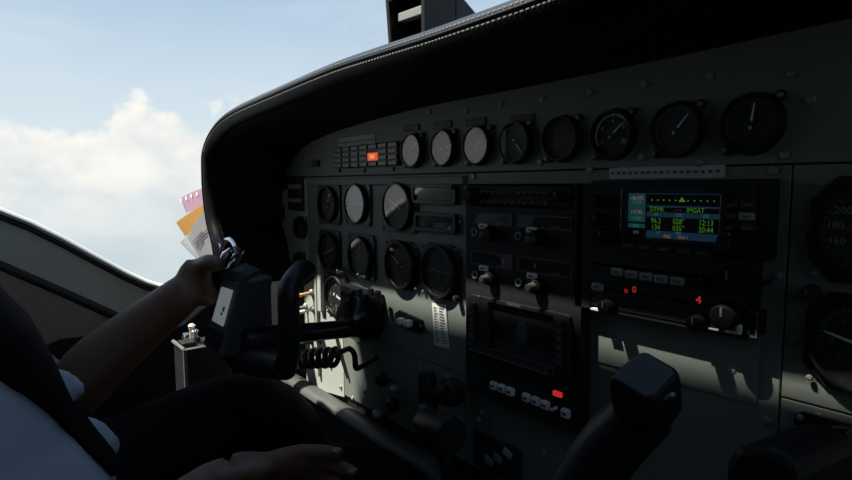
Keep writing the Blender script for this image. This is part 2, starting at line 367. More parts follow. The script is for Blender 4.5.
# ================================================================ GAUGES
def gauge(name, label, cat, x, z, r, flange, ang=None, ticks=12, nums=None, a0=-140, a1=140, arcs=(), plen=0.8, dial='dial', ptr='pointer', group=None, extra=None, fl=None, mk='mark_dim', pw=0.05, tilt=0.0, glasscap=True, dim_reflect=False):
    t = thing(name, label, cat, (x, 0, z), group)
    yf = -0.003
    m = MB()
    if flange == 'round':
        m.frame(circ(x, z, r * 1.16, 24), circ(x, z, r * 0.9, 24), yf, -0.0003)
        for sx, sz in ((-1, -1), (1, 1)):
            cx, cz = x + sx * r * 0.92, z + sz * r * 0.92
            m.prism(circ(cx, cz, r * 0.2, 12), yf, -0.0003)
    else:
        hx, hz = (fl or (r * 1.18, r * 1.18)); ch = min(hx, hz) * (0.42 if flange == 'octo' else 0.16)
        out = [(x + hx, z - hz + ch), (x + hx, z + hz - ch), (x + hx - ch, z + hz), (x - hx + ch, z + hz), (x - hx, z + hz - ch), (x - hx, z - hz + ch), (x - hx + ch, z - hz), (x + hx - ch, z - hz)]
        inn = [(x + r * .9 * math.cos(a), z + r * .9 * math.sin(a)) for a in [math.radians(d) for d in (-22, 22, 68, 112, 158, 202, 248, 292)]]
        m.frame(out, inn, yf, -0.0003)
    m.build('flange', M['bezel'], t, bevel=0.0007)
    MB().ring([(r * 0.99, 0.002), (r * 1.09, 0.002), (r * 1.09, 0.0075), (r * 1.05, 0.0095), (r * 0.99, 0.0095)], (x, 0, z), n=40).build('bezel', M['bezel'], t, smooth=True)
    MB().lathe([(r * 1.0, 0.0030), (r * 1.0, 0.0036)], (x, 0, z), n=36).build('dial', M[dial], t)
    if extra: extra(t, x, z, r)
    mm = MB()
    for k in range(ticks):
        a = math.radians(a0 + (a1 - a0) * k / max(1, ticks - 1)); L = 0.13 if k % 2 == 0 else 0.08
        rc = r * (0.90 - L / 2)
        mm.box((x + math.sin(a) * rc, -0.0039, z + math.cos(a) * rc), (r * 0.035, 0.0003, r * L), 0, Matrix.Rotation(a, 4, 'Y'))
    if nums:
        for k, s_ in enumerate(nums):
            a = math.radians(a0 + (a1 - a0) * k / max(1, len(nums) - 1))
            mm.text(s_, r * 0.26, x + math.sin(a) * r * 0.62, z + math.cos(a) * r * 0.62, -0.0039)
    mm.build('dial_markings', M[mk], t)
    for (s0, s1, c) in arcs:
        am = MB(); pts = [math.radians(s0 + (s1 - s0) * k / 8) for k in range(9)]
        am.prism([(x + math.sin(a) * r * .93, z + math.cos(a) * r * .93) for a in pts] + [(x + math.sin(a) * r * .85, z + math.cos(a) * r * .85) for a in reversed(pts)], -0.0040, -0.0037)
        am.build('range_arc', M[c], t)
    if ang is not None:
        a = math.radians(ang)
        tip = (x + math.sin(a) * r * plen, z + math.cos(a) * r * plen); tail = (x - math.sin(a) * r * .22, z - math.cos(a) * r * .22)
        w = r * pw; nx, nz = math.cos(a) * w, -math.sin(a) * w
        MB().prism([(tail[0] - nx, tail[1] - nz), (tail[0] + nx, tail[1] + nz), (tip[0] + nx * .45, tip[1] + nz * .45), (tip[0] - nx * .45, tip[1] - nz * .45)], -0.0052, -0.0046).build('pointer', M[ptr], t)
        MB().lathe([(r * .10, .0036), (r * .10, .0056)], (x, 0, z), n=16).build('hub_cap', M['black'], t)
    if glasscap:
        gm = MB(); gm.bm.faces.new([gm.bm.verts.new((p[0], -0.0078, p[1])) for p in circ(x, z, r * 0.995, 36)])
        gm.build('cover_glass', M['glass_dim' if dim_reflect else 'glass'], t)
    for sx in (-1, 1):
        for sz in (-1, 1):
            if flange == 'round' and sx != sz: continue
            k = 0.92 if flange == 'round' else None
            hx, hz = fl or (r * 1.18, r * 1.18)
            cx = x + sx * (r * .92 if k else hx - r * .16); cz = z + sz * (r * .92 if k else hz - r * .16)
            if math.hypot(cx - x, cz - z) > r * 1.10: screw(cx, cz, yf, 0.0022).build('screw', M['screw'], t, smooth=True)
    return t
tops = [(415, 150), (446, 147), (480, 145), (518, 143), (564, 138), (615, 133), (679, 129), (753.5, 124)]
tlab = ['small round gauge with slanted pointer at far end of top row, beside warning lights',
        'second small round gauge of top row, its glass half bright and half shaded',
        'third small round gauge of top row, whole face pale with reflected sky',
        'fourth small round gauge of top row with a sliver of reflection on its lower edge',
        'fifth small round gauge of top row, wholly dark face with two columns of marks',
        'sixth gauge of top row with white arc scale and white pointer aimed up and right',
        'seventh gauge of top row, dark with a single white pointer at one o clock',
        'largest looking gauge at near end of top row with upright white pointer above navigator']
tang = [35, 80, 40, 140, None, 48, 40, 8]
def twocol(t, x, z, r):
    m = MB()
    for sx in (-.35, .35):
        for k in range(6): m.box((x + sx * r, -0.0039, z + (k - 2.5) * r * .2), (r * .25, .0003, r * .06))
    m.build('column_scale', M['mark_dim'], t)
for i, ((px, py), lb) in enumerate(zip(tops, tlab)):
    q = P(px, py)
    arcs = (); nums = None; mk = 'mark_dim'
    if i == 5: nums = ['2', '4', '6', '8', '10']; mk = 'pointer'; arcs = ((-118, 118, 'pointer'),)
    if i in (3,): nums = ['0', '2', '4', '6']
    if i in (6, 7): nums = ['0', '4', '8', '12', '16']; arcs = ((-130, 40, 'mark_dim'),)
    gauge('engine_gauge', lb, 'gauge', q.x, 0.0935, 0.0205, 'round', tang[i], 17, nums, -120, 120, arcs, extra=twocol if i == 4 else None, mk=mk, group='small round gauges in the top row', plen=.75, pw=.05, dim_reflect=i >= 4)

# flight instruments
def face_att(t, x, z, r):
    up = [(x + r * .93 * math.cos(math.radians(d)), z + r * .93 * math.sin(math.radians(d))) for d in range(-3, 184, 11)]
    dn = [(x + r * .93 * math.cos(math.radians(d)), z + r * .93 * math.sin(math.radians(d))) for d in range(180, 361, 12)]
    MB().prism(up, -.0041, -.0037).build('sky_half', M['att_sky'], t)
    MB().prism(dn, -.0041, -.0037).build('ground_half', M['att_ground'], t)
    MB().box((x, -.0044, z - r * .03), (r * 1.75, .0003, r * .09)).build('horizon_line', M['att_line'], t)
    MB().box((x - r * .35, -.0052, z), (r * .4, .0006, r * .05)).box((x + r * .35, -.0052, z), (r * .4, .0006, r * .05)).box((x, -.0052, z), (r * .08, .0006, r * .08)).build('aircraft_symbol', M['pointer'], t)
def subdial(t, x, z, r):
    MB().ring([(r * .42, .0036), (r * .48, .0036), (r * .48, .0041), (r * .42, .0041)], (x + r * .05, 0, z - r * .18), n=24).build('inner_dial_ring', M['mark_dim'], t)
    MB().prism(circ(x + r * .15, z + r * .52, r * .12, 8), -.0042, -.0037).build('flag', M['pointer'], t)
def face_hsi(t, x, z, r):
    MB().ring([(r * .62, .0036), (r * .66, .0036), (r * .66, .0041), (r * .62, .0041)], (x, 0, z), n=28).build('compass_ring', M['mark_dim'], t)
    MB().prism([(x - r * .14, z + r * .38), (x + r * .14, z + r * .38), (x + r * .14, z + r * .72), (x - r * .14, z + r * .72)], -.0046, -.0040).build('red_flag', M['red_arc'], t)
    MB().box((x, -.0044, z - r * .1), (r * .05, .0003, r * .9)).box((x, -.0044, z - r * .2), (r * .5, .0003, r * .05)).build('aircraft_symbol', M['mark'], t)
def face_tc(t, x, z, r):
    MB().box((x, -.0044, z - r * .05), (r * 1.3, .0004, r * .10), 0, Matrix.Rotation(-.35, 4, 'Y')).box((x - r * .1, -.0044, z + r * .2), (r * .06, .0004, r * .4)).build('turn_symbol', M['mark'], t)
def face_cdi(t, x, z, r):
    MB().ring([(r * .70, .0036), (r * .73, .0036), (r * .73, .0041), (r * .70, .0041)], (x, 0, z), n=28).build('compass_ring', M['mark_dim'], t)
    MB().box((x + r * .06, -.0046, z), (r * 1.25, .0004, r * .035), 0, Matrix.Rotation(.06, 4, 'Y')).build('glide_bar', M['mark'], t)
    MB().box((x + r * .08, -.0044, z + r * .1), (r * .035, .0003, r * 1.1)).build('course_bar', M['mark_dim'], t)
def at(px, py): q = P(px, py); return q.x, q.z
grp = 'flight instruments before the captain seat'
x, z = at(330, 204); gauge('airspeed_indicator', 'dark airspeed dial in square black surround with small inner ring, beside the bright horizon', 'gauge', x, z, .0275, 'square', 20, 14, None, group=grp, fl=(.038, .034), extra=subdial, mk='mark_dim', plen=.5)
x, z = at(358.5, 203.5); gauge('attitude_indicator', 'bright round artificial horizon, pale blue over grey with a reddish horizon line', 'gauge', x, z, .0285, 'square', None, 12, None, -60, 60, group=grp, fl=(.038, .034), extra=face_att, mk='mark')
x, z = at(400, 206.5); gauge('altimeter', 'dark altimeter with thin white hand pointing left, top of its glass catching light', 'gauge', x, z, .031, 'square', -65, 20, ['1', '3', '5', '7', '9'], -180, 170, group=grp, fl=(.043, .036), plen=.78, pw=.04)
x, z = at(331, 250); gauge('turn_indicator', 'round dial with pale slanted turn symbol, below the airspeed dial', 'gauge', x, z, .028, 'square', None, 10, None, group=grp, fl=(.036, .034), extra=face_tc, mk='mark')
x, z = at(362.5, 256.5); gauge('horizontal_situation_indicator', 'compass dial with small red flag at its top, below the bright horizon', 'gauge', x, z, .029, 'square', None, 24, None, -180, 165, group=grp, fl=(.039, .035), extra=face_hsi, mk='mark_dim')
x, z = at(402.5, 264.5); gauge('radio_magnetic_indicator', 'black octagonal faced dial with one thin pale needle, above sunlit panel strip', 'gauge', x, z, .031, 'octo', -60, 24, None, -180, 165, group=grp, fl=(.040, .034), plen=.75, pw=.04, mk='mark_dim')
x, z = at(441.5, 271); gauge('course_deviation_indicator', 'large round course dial with level white bar and sunlit lower rim, beside the needle dial', 'gauge', x, z, .0315, 'octo', None, 24, ['N', '6', 'E', '15', 'S', '24', 'W', '33'], -180, 135, group=grp, fl=(.039, .036), extra=face_cdi, mk='mark_dim')
x, z = at(338, 295); gauge('panel_clock', 'sunlit round clock with pale hands left of the yoke shaft collar', 'clock', x, z, .030, 'square', 105, 13, ['12', '3', '6', '9'], -180, 90, fl=(.036, .036), mk='mark', pw=.07, plen=.8)
x, z = at(302.5, 227.5); gauge('suction_gauge', 'small narrow looking dark gauge left of the airspeed dial', 'gauge', x, z, .0185, 'round', 150, 9, None, mk='mark_dim')
x, z = at(302, 262); gauge('oxygen_gauge', 'small dark gauge low beside the yoke horn top', 'gauge', x, z, .017, 'round', 60, 9, None, mk='mark_dim')
x, z = at(281.5, 213); gauge('flap_gauge', 'smallest dark gauge in the shadowed corner under the glareshield curve', 'gauge', x, z, .015, 'round', -40, 9, None, mk='mark_dim')
# rectangular indicators
def rect_unit(name, label, cat, x0, y0, x1, y1, kind):
    a, c = P(x0, y0), P(x1, y1); xx0, xx1, z1, z0 = a.x, c.x, a.z, c.z
    t = thing(name, label, cat, ((xx0 + xx1) / 2, 0, z0), 'rectangular readouts beside the altimeter')
    MB().frame(rrect(xx0, z0, xx1, z1, .006), rrect(xx0 + .005, z0 + .005, xx1 - .005, z1 - .005, .003), -.006, -.0003).build('bezel', M['bezel'], t, bevel=.0006)
    MB().prism(rect(xx0 + .004, z0 + .004, xx1 - .004, z1 - .004), -.0025, -.0005).build('screen', M['screen_off'], t)
    g = MB(); g.quad((xx0 + .005, -.0045, z0 + .005), (xx1 - .005, -.0045, z0 + .005), (xx1 - .005, -.0045, z1 - .005), (xx0 + .005, -.0045, z1 - .005)); g.build('cover_glass', M['glass'], t)
    m = MB()
    if kind:
        m.box((xx0 + .016, -.0028, z0 + .009), (.012, .0003, .002)); m.box(((xx0 + xx1) / 2 + .006, -.0028, z0 + .010), (.022, .0003, .006))
        m.build('readout_marks', M['mark_dim'], t)
    else:
        MB().lathe([(.003, 0), (.003, .008), (.002, .009)], (xx1 - .003, -.002, z1 - .004), n=12).build('knob', M['black'], t)
rect_unit('distance_readout', 'blank rectangular readout window beside the altimeter, upper one', 'readout', 414.5, 184, 459, 205, 0)
rect_unit('radar_altitude_readout', 'rectangular readout with faint marks just below the blank readout window', 'readout', 417, 211.5, 459, 234.5, 1)
# column of small breakers / annunciators by the left edge
t = thing('annunciator_column', 'narrow column of small dark indicator windows at left end of panel', 'annunciator', (P(297, 210).x, 0, P(297, 210).z))
a, c = P(289, 176.5), P(305, 211)
MB().box(((a.x + c.x) / 2, -.002, (a.z + c.z) / 2), (c.x - a.x, .004, a.z - c.z), .001).build('frame', M['black'], t)
for k in range(5):
    zz = a.z - (a.z - c.z) * (k + .5) / 5
    MB().box(((a.x + c.x) / 2, -.0045, zz), ((c.x - a.x) * .86, .0015, (a.z - c.z) / 5 * .62), .0004).build('window', M['grey_btn'] if k in (1, 3) else M['cell'], t)
# pair of tiny switches beside annunciator panel
x, z = at(316.5, 163.5)
t = thing('test_switch', 'tiny twin switch block just left of the warning light panel', 'switch', (x, 0, z))
MB().box((x, -.002, z), (.024, .004, .012), .001).build('plate', M['black'], t)
for s in (-.006, .006): MB().lathe([(.0025, 0), (.0018, .007), (.0024, .009)], (x + s, -.004, z), n=10).build('lever', M['grey_btn'], t)

# annunciator (warning lights)
a, c = P(337.5, 147.8), P(402, 165.5)
t = thing('warning_light_panel', 'black warning light grid with one cell glowing orange, upper left of panel', 'warning lights', ((a.x + c.x) / 2, 0, c.z))
MB().box(((a.x + c.x) / 2, -.003, (a.z + c.z) / 2), (c.x - a.x, .006, a.z - c.z), .001).build('housing', M['black'], t)
nc, nr = 7, 4
for i in range(nc):
    for j in range(nr):
        cx = a.x + (c.x - a.x) * (i + .5) / nc; cz = a.z - (a.z - c.z) * (j + .5) / nr
        lit = (i == 4 and j == 2)
        h = (a.z - c.z) / nr
        if i == 4 and j == 1: continue
        if lit: cz += h * .25; hh = h * 1.35
        else: hh = h * .74
        o = MB().box((cx, -.0068, cz), ((c.x - a.x) / nc * (1.0 if lit else .82), .002, hh), .0005).build('light_cell', M['orange_lit'] if lit else M['cell'], t)
        if lit:
            o['label'] = 'glowing orange cell'
            w = (c.x - a.x) / nc
            MB().box((cx - w * .12, -.0081, cz), (w * .2, .0004, hh * .5)).box((cx + w * .08, -.0081, cz), (w * .05, .0004, hh * .55)).box((cx + w * .2, -.0081, cz), (w * .08, .0004, hh * .5)).build('lettering', M['orange_text'], o)
for px, py in ((340, 170.5), (365, 170.5), (393.7, 169), (363, 145.7), (390.7, 143.7)):
    q = P(px, py); screw(q.x, q.z, 0, .0032).build('screw', M['black'], t)

# ================================================================ LEFT RADIO STACK
YS = -0.016
def S(px, py, y=YS): return P(px, py, y)
def unit(name, label, cat, tl, br, group='avionics units in the radio stacks', y=YS, m='black', bev=.0015):
    a, c = S(*tl, y), S(*br, y)
    t = thing(name, label, cat, ((a.x + c.x) / 2, 0, c.z), group)
    MB().box(((a.x + c.x) / 2, y / 2, (a.z + c.z) / 2), (c.x - a.x, -y, a.z - c.z), bev).build('case', M[m], t)
    return t, a.x, c.x, a.z, c.z
def knob(t, x, z, y, r, L, m='knob', name='knob', n=18, ridge=True):
    pr = [(r * 1.08, 0), (r, L * .15), (r * .92, L * .9), (r * .8, L)]
    o = MB().lathe(pr, (x, y, z), n=n).build(name, M[m], t, smooth=True)
    if ridge: MB().box((x, y - L - .0003, z + r * .4), (r * .16, .0005, r * .7)).build('index_line', M['mark_dim'], o)
    return o
def button(t, x, z, y, w, h, m='white_btn', d=.004, name='button', lab=True):
    o = MB().box((x, y - d / 2, z), (w, d, h), min(w, h, d * 2) * .22).build(name, M[m], t)
    if lab: MB().box((x, y - d - .0002, z), (w * .5, .0003, h * .3)).build('lettering', M['placard_ink'], o)
    return o
def display(t, x0, x1, z1, z0, y, m='screen_off', frame=True, name='display_window', gl=True):
    o = MB().box(((x0 + x1) / 2, y - .0004, (z0 + z1) / 2), (x1 - x0, .0008, z1 - z0)).build(name, M[m], t)
    if frame: MB().frame(rect(x0 - .0012, z0 - .0012, x1 + .0012, z1 + .0012), rect(x0, z0, x1, z1), y - .0018, y).build('window_frame', M['edge'], o)
    if gl: MB().quad((x0, y - .0012, z0), (x1, y - .0012, z0), (x1, y - .0012, z1), (x0, y - .0012, z1)).build('cover_glass', M['glass'], o)
    return o
# audio selector
t, x0, x1, z1, z0 = unit('audio_selector_panel', 'black audio selector with two rows of small toggles, top of the centre stack', 'audio panel', (469.5, 184.3), (573.5, 209.5))
W = x1 - x0
MB().frame(rect(x0, z0, x1, z1), rect(x0 + .002, z0 + .002, x1 - .002, z1 - .002), YS - .001, YS).build('face_edge', M['edge'], t)
for r_ in range(2):
    for k in range(11):
        xx = x0 + W * (.17 + .062 * k); zz = z0 + (z1 - z0) * (.70 if r_ == 0 else .26)
        MB().lathe([(.0018, 0), (.0013, .003), (.0017, .006), (.0011, .007)], (xx, YS, zz), (0, -1, -.25), n=8).build('toggle', M['toggle_dim'], t, smooth=True)
MB().box(((x0 + x1) / 2 - .004, YS - .0004, (z0 + z1) / 2), (W * .66, .0006, .0022)).build('lettering_strip', M['mark_dim'], t)
knob(t, x0 + W * .07, (z0 + z1) / 2, YS, .0085, .014)
knob(t, x0 + W * .90, (z0 + z1) / 2, YS, .0060, .010)
def marks_text(t, items, m, y):
    b_ = MB()
    for s_, sz, x, z in items: b_.text(s_, sz, x, z, y)
    return b_.build('lettering', M[m], t)
# comm / nav radios
def radio(name, label, tl, br, digits, lit):
    t, x0, x1, z1, z0 = unit(name, label, 'radio', tl, br)
    W, H = x1 - x0, z1 - z0
    for k in (0, 1):
        xa = x0 + W * (.02 + .50 * k); xb = xa + W * (.43 if k == 0 else .46)
        display(t, xa, xb, z1 - H * .06, z1 - H * .42, YS, 'screen_off' if lit else ('reflect_grey', 'bronze')[k])
        if lit: marks_text(t, [(digits[k], H * .17, xa + (xb - xa) * (.80 if k == 0 else .33), z1 - H * .24)], 'red_dim', YS - .0016)
        MB().box((xa + (xb - xa) * .72, YS - .0010, z1 - H * .385), ((xb - xa) * .16, .0003, .0014)).build('caption', M['mark_dim'], t)
        button(t, x0 + W * (.16 + .49 * k), z1 - H * .53, YS, .0135, .0062, 'white_btn')
        zz = z1 - H * .78
        MB().ring([(.0030, 0), (.0045, 0), (.0045, .003), (.0030, .003)], (x0 + W * (.06 + .46 * k), YS, zz), n=16).build('knob_ring', M['grey_btn'], t)
        MB().box((x0 + W * (.145 + .46 * k), YS - .0004, zz), (.007, .0005, .005)).build('caption', M['mark_dim'], t)
        o = knob(t, x0 + W * (.25 + .46 * k), zz, YS, .0085, .010)
        MB().lathe([(.0046, 0), (.0040, .008), (.0034, .009)], (x0 + W * (.25 + .46 * k), YS - .010, zz), n=14).build('inner_knob', M['edge'], o, smooth=True)
    return t
radio('communication_radio', 'black twin window radio, upper one, unlit windows with faint reflection, under the audio selector', (470.5, 211.5), (573.5, 247.5), ('', ''), False)
radio('navigation_radio', 'black twin window radio with faint red digits above the blank radar screen', (471, 249.0), (573.5, 300.0), ('3', '2'), True)
# weather radar / multifunction display
t, x0, x1, z1, z0 = unit('weather_radar_display', 'black square display unit with large blank screen and brackets of keys, under the twin radios', 'display', (469.5, 289.5), (575, 391))
W, H = x1 - x0, z1 - z0
sx0, sx1 = S(493, 305).x, S(556, 320).x
MB().frame(rrect(x0 + .004, z0 + H * .10, x1 - .004, z1 - .004, .004), rrect(sx0 - .002, z0 + H * .24, sx1 + .002, z1 - H * .10, .003), YS - .006, YS).build('face_plate', M['charcoal'], t, bevel=.001)
display(t, sx0, sx1, z1 - H * .11, z0 + H * .25, YS, 'screen_off', False)
MB().box(((x0 + x1) / 2, YS - .006, z0 + H * .15), (W * .86, .012, H * .05), .002).build('lower_rail', M['charcoal'], t)
for k in range(5):
    button(t, x0 + W * .09, z1 - H * (.20 + .115 * k), YS - .006, .010, .0085, 'charcoal', .003)
for k in range(6):
    button(t, x1 - W * .09, z1 - H * (.16 + .105 * k), YS - .006, .010, .0075, 'charcoal', .003)
MB().box((x0 + W * .5, YS - .0063, z1 - H * .065), (.020, .0004, .0034)).build('maker_plate', M['mark_dim'], t)
MB().lathe([(.0015, 0), (.0015, .001)], (x0 + W * .15, YS - .006, z1 - H * .05), n=10).build('screw', M['screw'], t)
knob(t, x1 - W * .09, z0 + H * .19, YS - .006, .0085, .010)
# switch strip under the radar
t, x0, x1, z1, z0 = unit('autopilot_switch_strip', 'black strip with seven white push buttons and one red light, below the blank display', 'switch panel', (484, 377), (576, 419), m='black_gloss')
W, H = x1 - x0, z1 - z0
MB().frame(rect(x0, z0, x1, z1), rect(x0 + .0015, z0 + .0015, x1 - .0015, z1 - .0015), YS - .001, YS).build('face_edge', M['edge'], t)
for px, py in ((496, 385), (504.3, 387.8), (512.5, 391), (528.5, 397), (538, 400.5), (547.3, 404.3), (567.8, 412.5)):
    q = S(px, py); button(t, q.x, q.z, YS, .0105, .0095, 'white_btn', .006)
q = S(559, 393.5); o = MB().box((q.x, YS - .002, q.z), (.0105, .004, .0052), .0008).build('red_light', M['red_lit'], t); o['label'] = 'glowing red light'
q = S(557.3, 407.5); MB().lathe([(.002, 0), (.0014, .007), (.002, .009)], (q.x, YS, q.z), n=8).build('toggle', M['white_btn'], t)
q = P(481, 374)
t = thing('rocker_switch', 'white upright rocker switch at left edge of the push button strip', 'switch', (q.x, 0, q.z - .012))
MB().box((q.x, -.003, q.z), (.015, .006, .030), .001).build('frame', M['charcoal'], t)
MB().hexa([(q.x - .0055, -.012, q.z + .012), (q.x + .0055, -.012, q.z + .012), (q.x + .0055, -.007, q.z), (q.x - .0055, -.007, q.z), (q.x - .0055, -.004, q.z + .012), (q.x + .0055, -.004, q.z + .012), (q.x + .0055, -.004, q.z), (q.x - .0055, -.004, q.z)]).hexa([(q.x - .0055, -.0065, q.z), (q.x + .0055, -.0065, q.z), (q.x + .0055, -.010, q.z - .012), (q.x - .0055, -.010, q.z - .012), (q.x - .0055, -.004, q.z), (q.x + .0055, -.004, q.z), (q.x + .0055, -.004, q.z - .012), (q.x - .0055, -.004, q.z - .012)]).build('rocker', M['white_btn'], t)

# ================================================================ RIGHT RADIO STACK
t, x0, x1, z1, z0 = unit('satellite_navigator', 'black navigator with lit colour screen of green figures at top of the right stack', 'navigator', (590.5, 180.5), (768, 261.5))
W, H = x1 - x0, z1 - z0
a, c = S(629.5, 193), S(720.5, 242.5)
A0, A1, B1, B0 = a.x, c.x, a.z, c.z
MB().frame(rrect(A0 - .006, B0 - .003, A1 + .005, B1 + .004, .003), rrect(A0, B0, A1, B1, .0008), YS - .004, YS).build('screen_frame', M['black_gloss'], t, bevel=.0006)
scr = MB().box(((A0 + A1) / 2, YS - .0004, (B0 + B1) / 2), (A1 - A0, .0008, B1 - B0)).build('screen', M['scr_bg'], t)
w_, h_ = A1 - A0, B1 - B0
def sx(u): return A0 + w_ * u
def sz(v): return B1 - h_ * v
def block(u0, v0, u1, v1, m, nm, d=.0010):
    return MB().box((sx((u0 + u1) / 2), YS - d, sz((v0 + v1) / 2)), (w_ * (u1 - u0), .0002, h_ * (v1 - v0))).build(nm, M[m], scr)
block(.0, .0, .205, .66, 'scr_teal', 'frequency_column'); block(.0, .70, .205, .80, 'scr_teal', 'mode_box')
block(.22, .42, 1, .53, 'scr_blue', 'caption_bar'); block(.22, .27, 1, .31, 'scr_blue', 'divider_bar'); block(.22, .84, 1, 1.0, 'scr_blue', 'message_bar'); block(.22, .0, 1, .02, 'scr_blue', 'top_line')
def scr_text(items, m, nm='figures'):
    b_ = MB()
    for s_, size, u, v in items: b_.text(s_, h_ * size, sx(u), sz(v), YS - .0013, sx=.85)
    b_.build(nm, M[m], scr)
scr_text([('DTMK', .15, .34, .36), ('IMGAT', .15, .75, .36), ('96.2', .17, .33, .615), ('028\u00b0', .17, .58, .615), ('12:13', .17, .86, .615), ('134', .17, .33, .765), ('035\u00b0', .17, .58, .765), ('20:44', .17, .86, .765)], 'scr_green')
scr_text([('136.975', .13, .10, .12), ('117.95', .13, .10, .44)], 'scr_pink')
scr_text([('117.95', .11, .10, .22), ('110.90', .11, .10, .58), ('ENR', .10, .10, .755), ('DIS', .09, .33, .475), ('DTK', .09, .58, .475), ('ETE', .09, .86, .475), ('GS', .09, .36, .875), ('TRK', .09, .58, .875), ('GPS', .10, .10, .91)], 'scr_cyan')
scr_text([('- - -', .12, .57, .36)], 'scr_mag', 'leg_arrow')
scr_text([('MSG', .10, .46, .955), ('NAV 1', .10, .63, .955)], 'scr_orange', 'message_text')
b_ = MB()
for k in range(11):
    if k == 5: continue
    b_.prism(circ(sx(.28 + .065 * k), sz(.15), h_ * .018, 8), YS - .0014, YS - .0011)
b_.prism([(sx(.57), sz(.18)), (sx(.645), sz(.18)), (sx(.607), sz(.07))], YS - .0014, YS - .0011)
b_.build('deviation_scale', M['scr_green'], scr)
for px, py in ((599, 201), (600, 219), (606, 236)): q = S(px, py); knob(t, q.x, q.z, YS, .0075 if py > 230 else .006, .010)
for px, py, m in ((731, 205, 'charcoal'), (750, 205, 'charcoal'), (748, 216.5, 'grey_btn'), (751, 228, 'charcoal'), (731, 216, 'charcoal'), (728, 228, 'charcoal')): q = S(px, py); button(t, q.x, q.z, YS, .0115, .006, m, .003)
for px, py in ((630, 245.5), (647, 247.5), (666, 249.5), (685, 251.5), (706, 253.5)): q = S(px, py); button(t, q.x, q.z, YS, .012, .0048, 'charcoal', .003)
q = S(736, 243.5); o = knob(t, q.x, q.z, YS, .0115, .012); MB().lathe([(.0065, 0), (.006, .010), (.005, .011)], (q.x, YS - .012, q.z), n=16).build('inner_knob', M['black'], o, smooth=True)
marks_text(t, [('COM', .004, S(602, 187).x, S(602, 187).z), ('VLOC', .004, S(604, 210).x, S(604, 210).z), ('RNG', .004, S(748, 195).x, S(748, 195).z), ('ENT', .0035, S(765, 228).x - .004, S(765, 228).z)], 'mark_dim', YS - .0006)
# selector unit with five white keys
t, x0, x1, z1, z0 = unit('distance_measuring_unit', 'black unit with a row of five pale keys, between navigator and red digit transponder', 'radio', (592, 262.5), (764, 285))
MB().frame(rect(x0, z0, x1, z1), rect(x0 + .0015, z0 + .0015, x1 - .0015, z1 - .0015), YS - .001, YS).build('face_edge', M['edge'], t)
for px, py in ((619.4, 271.7), (633.3, 274.2), (648, 276.4), (662.9, 278.7), (679.3, 281)): q = S(px, py); button(t, q.x, q.z, YS, .0118, .0072, 'grey_btn', .005)
q = S(735, 279); knob(t, q.x, q.z, YS, .0105, .014); q = S(704, 281); knob(t, q.x, q.z, YS, .005, .008)
b_ = MB(); q = S(668, 268.3); b_.box((q.x, YS - .0005, q.z), (.016, .0004, .0018)); q = S(628, 263.8); b_.box((q.x, YS - .0005, q.z), (.004, .0004, .0018)); q = S(751, 264.5); b_.box((q.x, YS - .0005, q.z), (.006, .0004, .0016)); b_.build('lettering', M['mark_dim'], t)
# transponder
t, x0, x1, z1, z0 = unit('transponder', 'black unit showing red digits above the access plate, lowest of right stack', 'radio', (590.8, 285.5), (757.5, 338.5))
a, c = S(610, 286), S(716, 308)
MB().frame(rect(x0, z0, x1, z1), rect(x0 + .0015, z0 + .0015, x1 - .0015, z1 - .0015), YS - .001, YS).build('face_edge', M['edge'], t)
display(t, a.x, c.x, a.z - .006, c.z, YS, 'screen_off', False, gl=False)
q1 = S(633, 290.5); q2 = S(699.5, 300)
b_ = MB(); b_.text('0', .0085, q1.x + .0022, q1.z + .001, YS - .0016); b_.text('n', .0075, q1.x - .0058, q1.z - .0006, YS - .0016); b_.text('4', .0095, q2.x, q2.z, YS - .0016); b_.build('red_digits', M['red_lit'], t)
for (px, py, w, h, m) in ((599.2, 286.5, .0115, .007, 'grey_btn'), (735, 328, .0125, .0085, 'white_btn')): q = S(px, py); button(t, q.x, q.z, YS, w, h, m, .005)
for px, py, r_, L in ((611, 306, .007, .013), (701, 322, .007, .014), (729.5, 315, .0105, .014)): q = S(px, py); knob(t, q.x, q.z, YS, r_, L)
b_ = MB()
for px, py in ((718, 298), (727, 299.5), (737, 301.5), (745, 305), (720, 307), (722, 311.5), (748, 310)): q = S(px, py); b_.box((q.x, YS - .0005, q.z), (.0055, .0004, .0016))
b_.build('caption', M['mark'], t)
MB().box((S(599, 309).x, YS - .003, S(599, 309).z), (.011, .006, .0022), .0006).build('sunlit_lip', M['white_btn'], t)  # pale strips stand in for sunlight along the unit's lower lip
MB().box((S(709, 331).x, YS - .002, z0 + .0012), (.030, .004, .0012), .0003).build('sunlit_lip', M['grey_btn'], t)
# dark chassis flanks of both stacks
a = S(575, 300)
t = thing('radio_rack', 'black rack plate standing behind the centre stack units', 'rack', (a.x - .08, 0, -.2))
MB().box(((S(469, 200).x + a.x) / 2 + .002, -.0085, (S(470, 184).z - .196) / 2), (a.x - S(469, 200).x + .012, .017, S(470, 184).z + .196)).build('rack_plate', M['black_matte'], t)
t = thing('avionics_rack', 'black rack plate standing behind the navigator and transponder', 'rack', (-.095, 0, -.07))
MB().box((-.0965, -.0085, -.0095), (.160, .017, .117)).build('rack_plate', M['black_matte'], t)

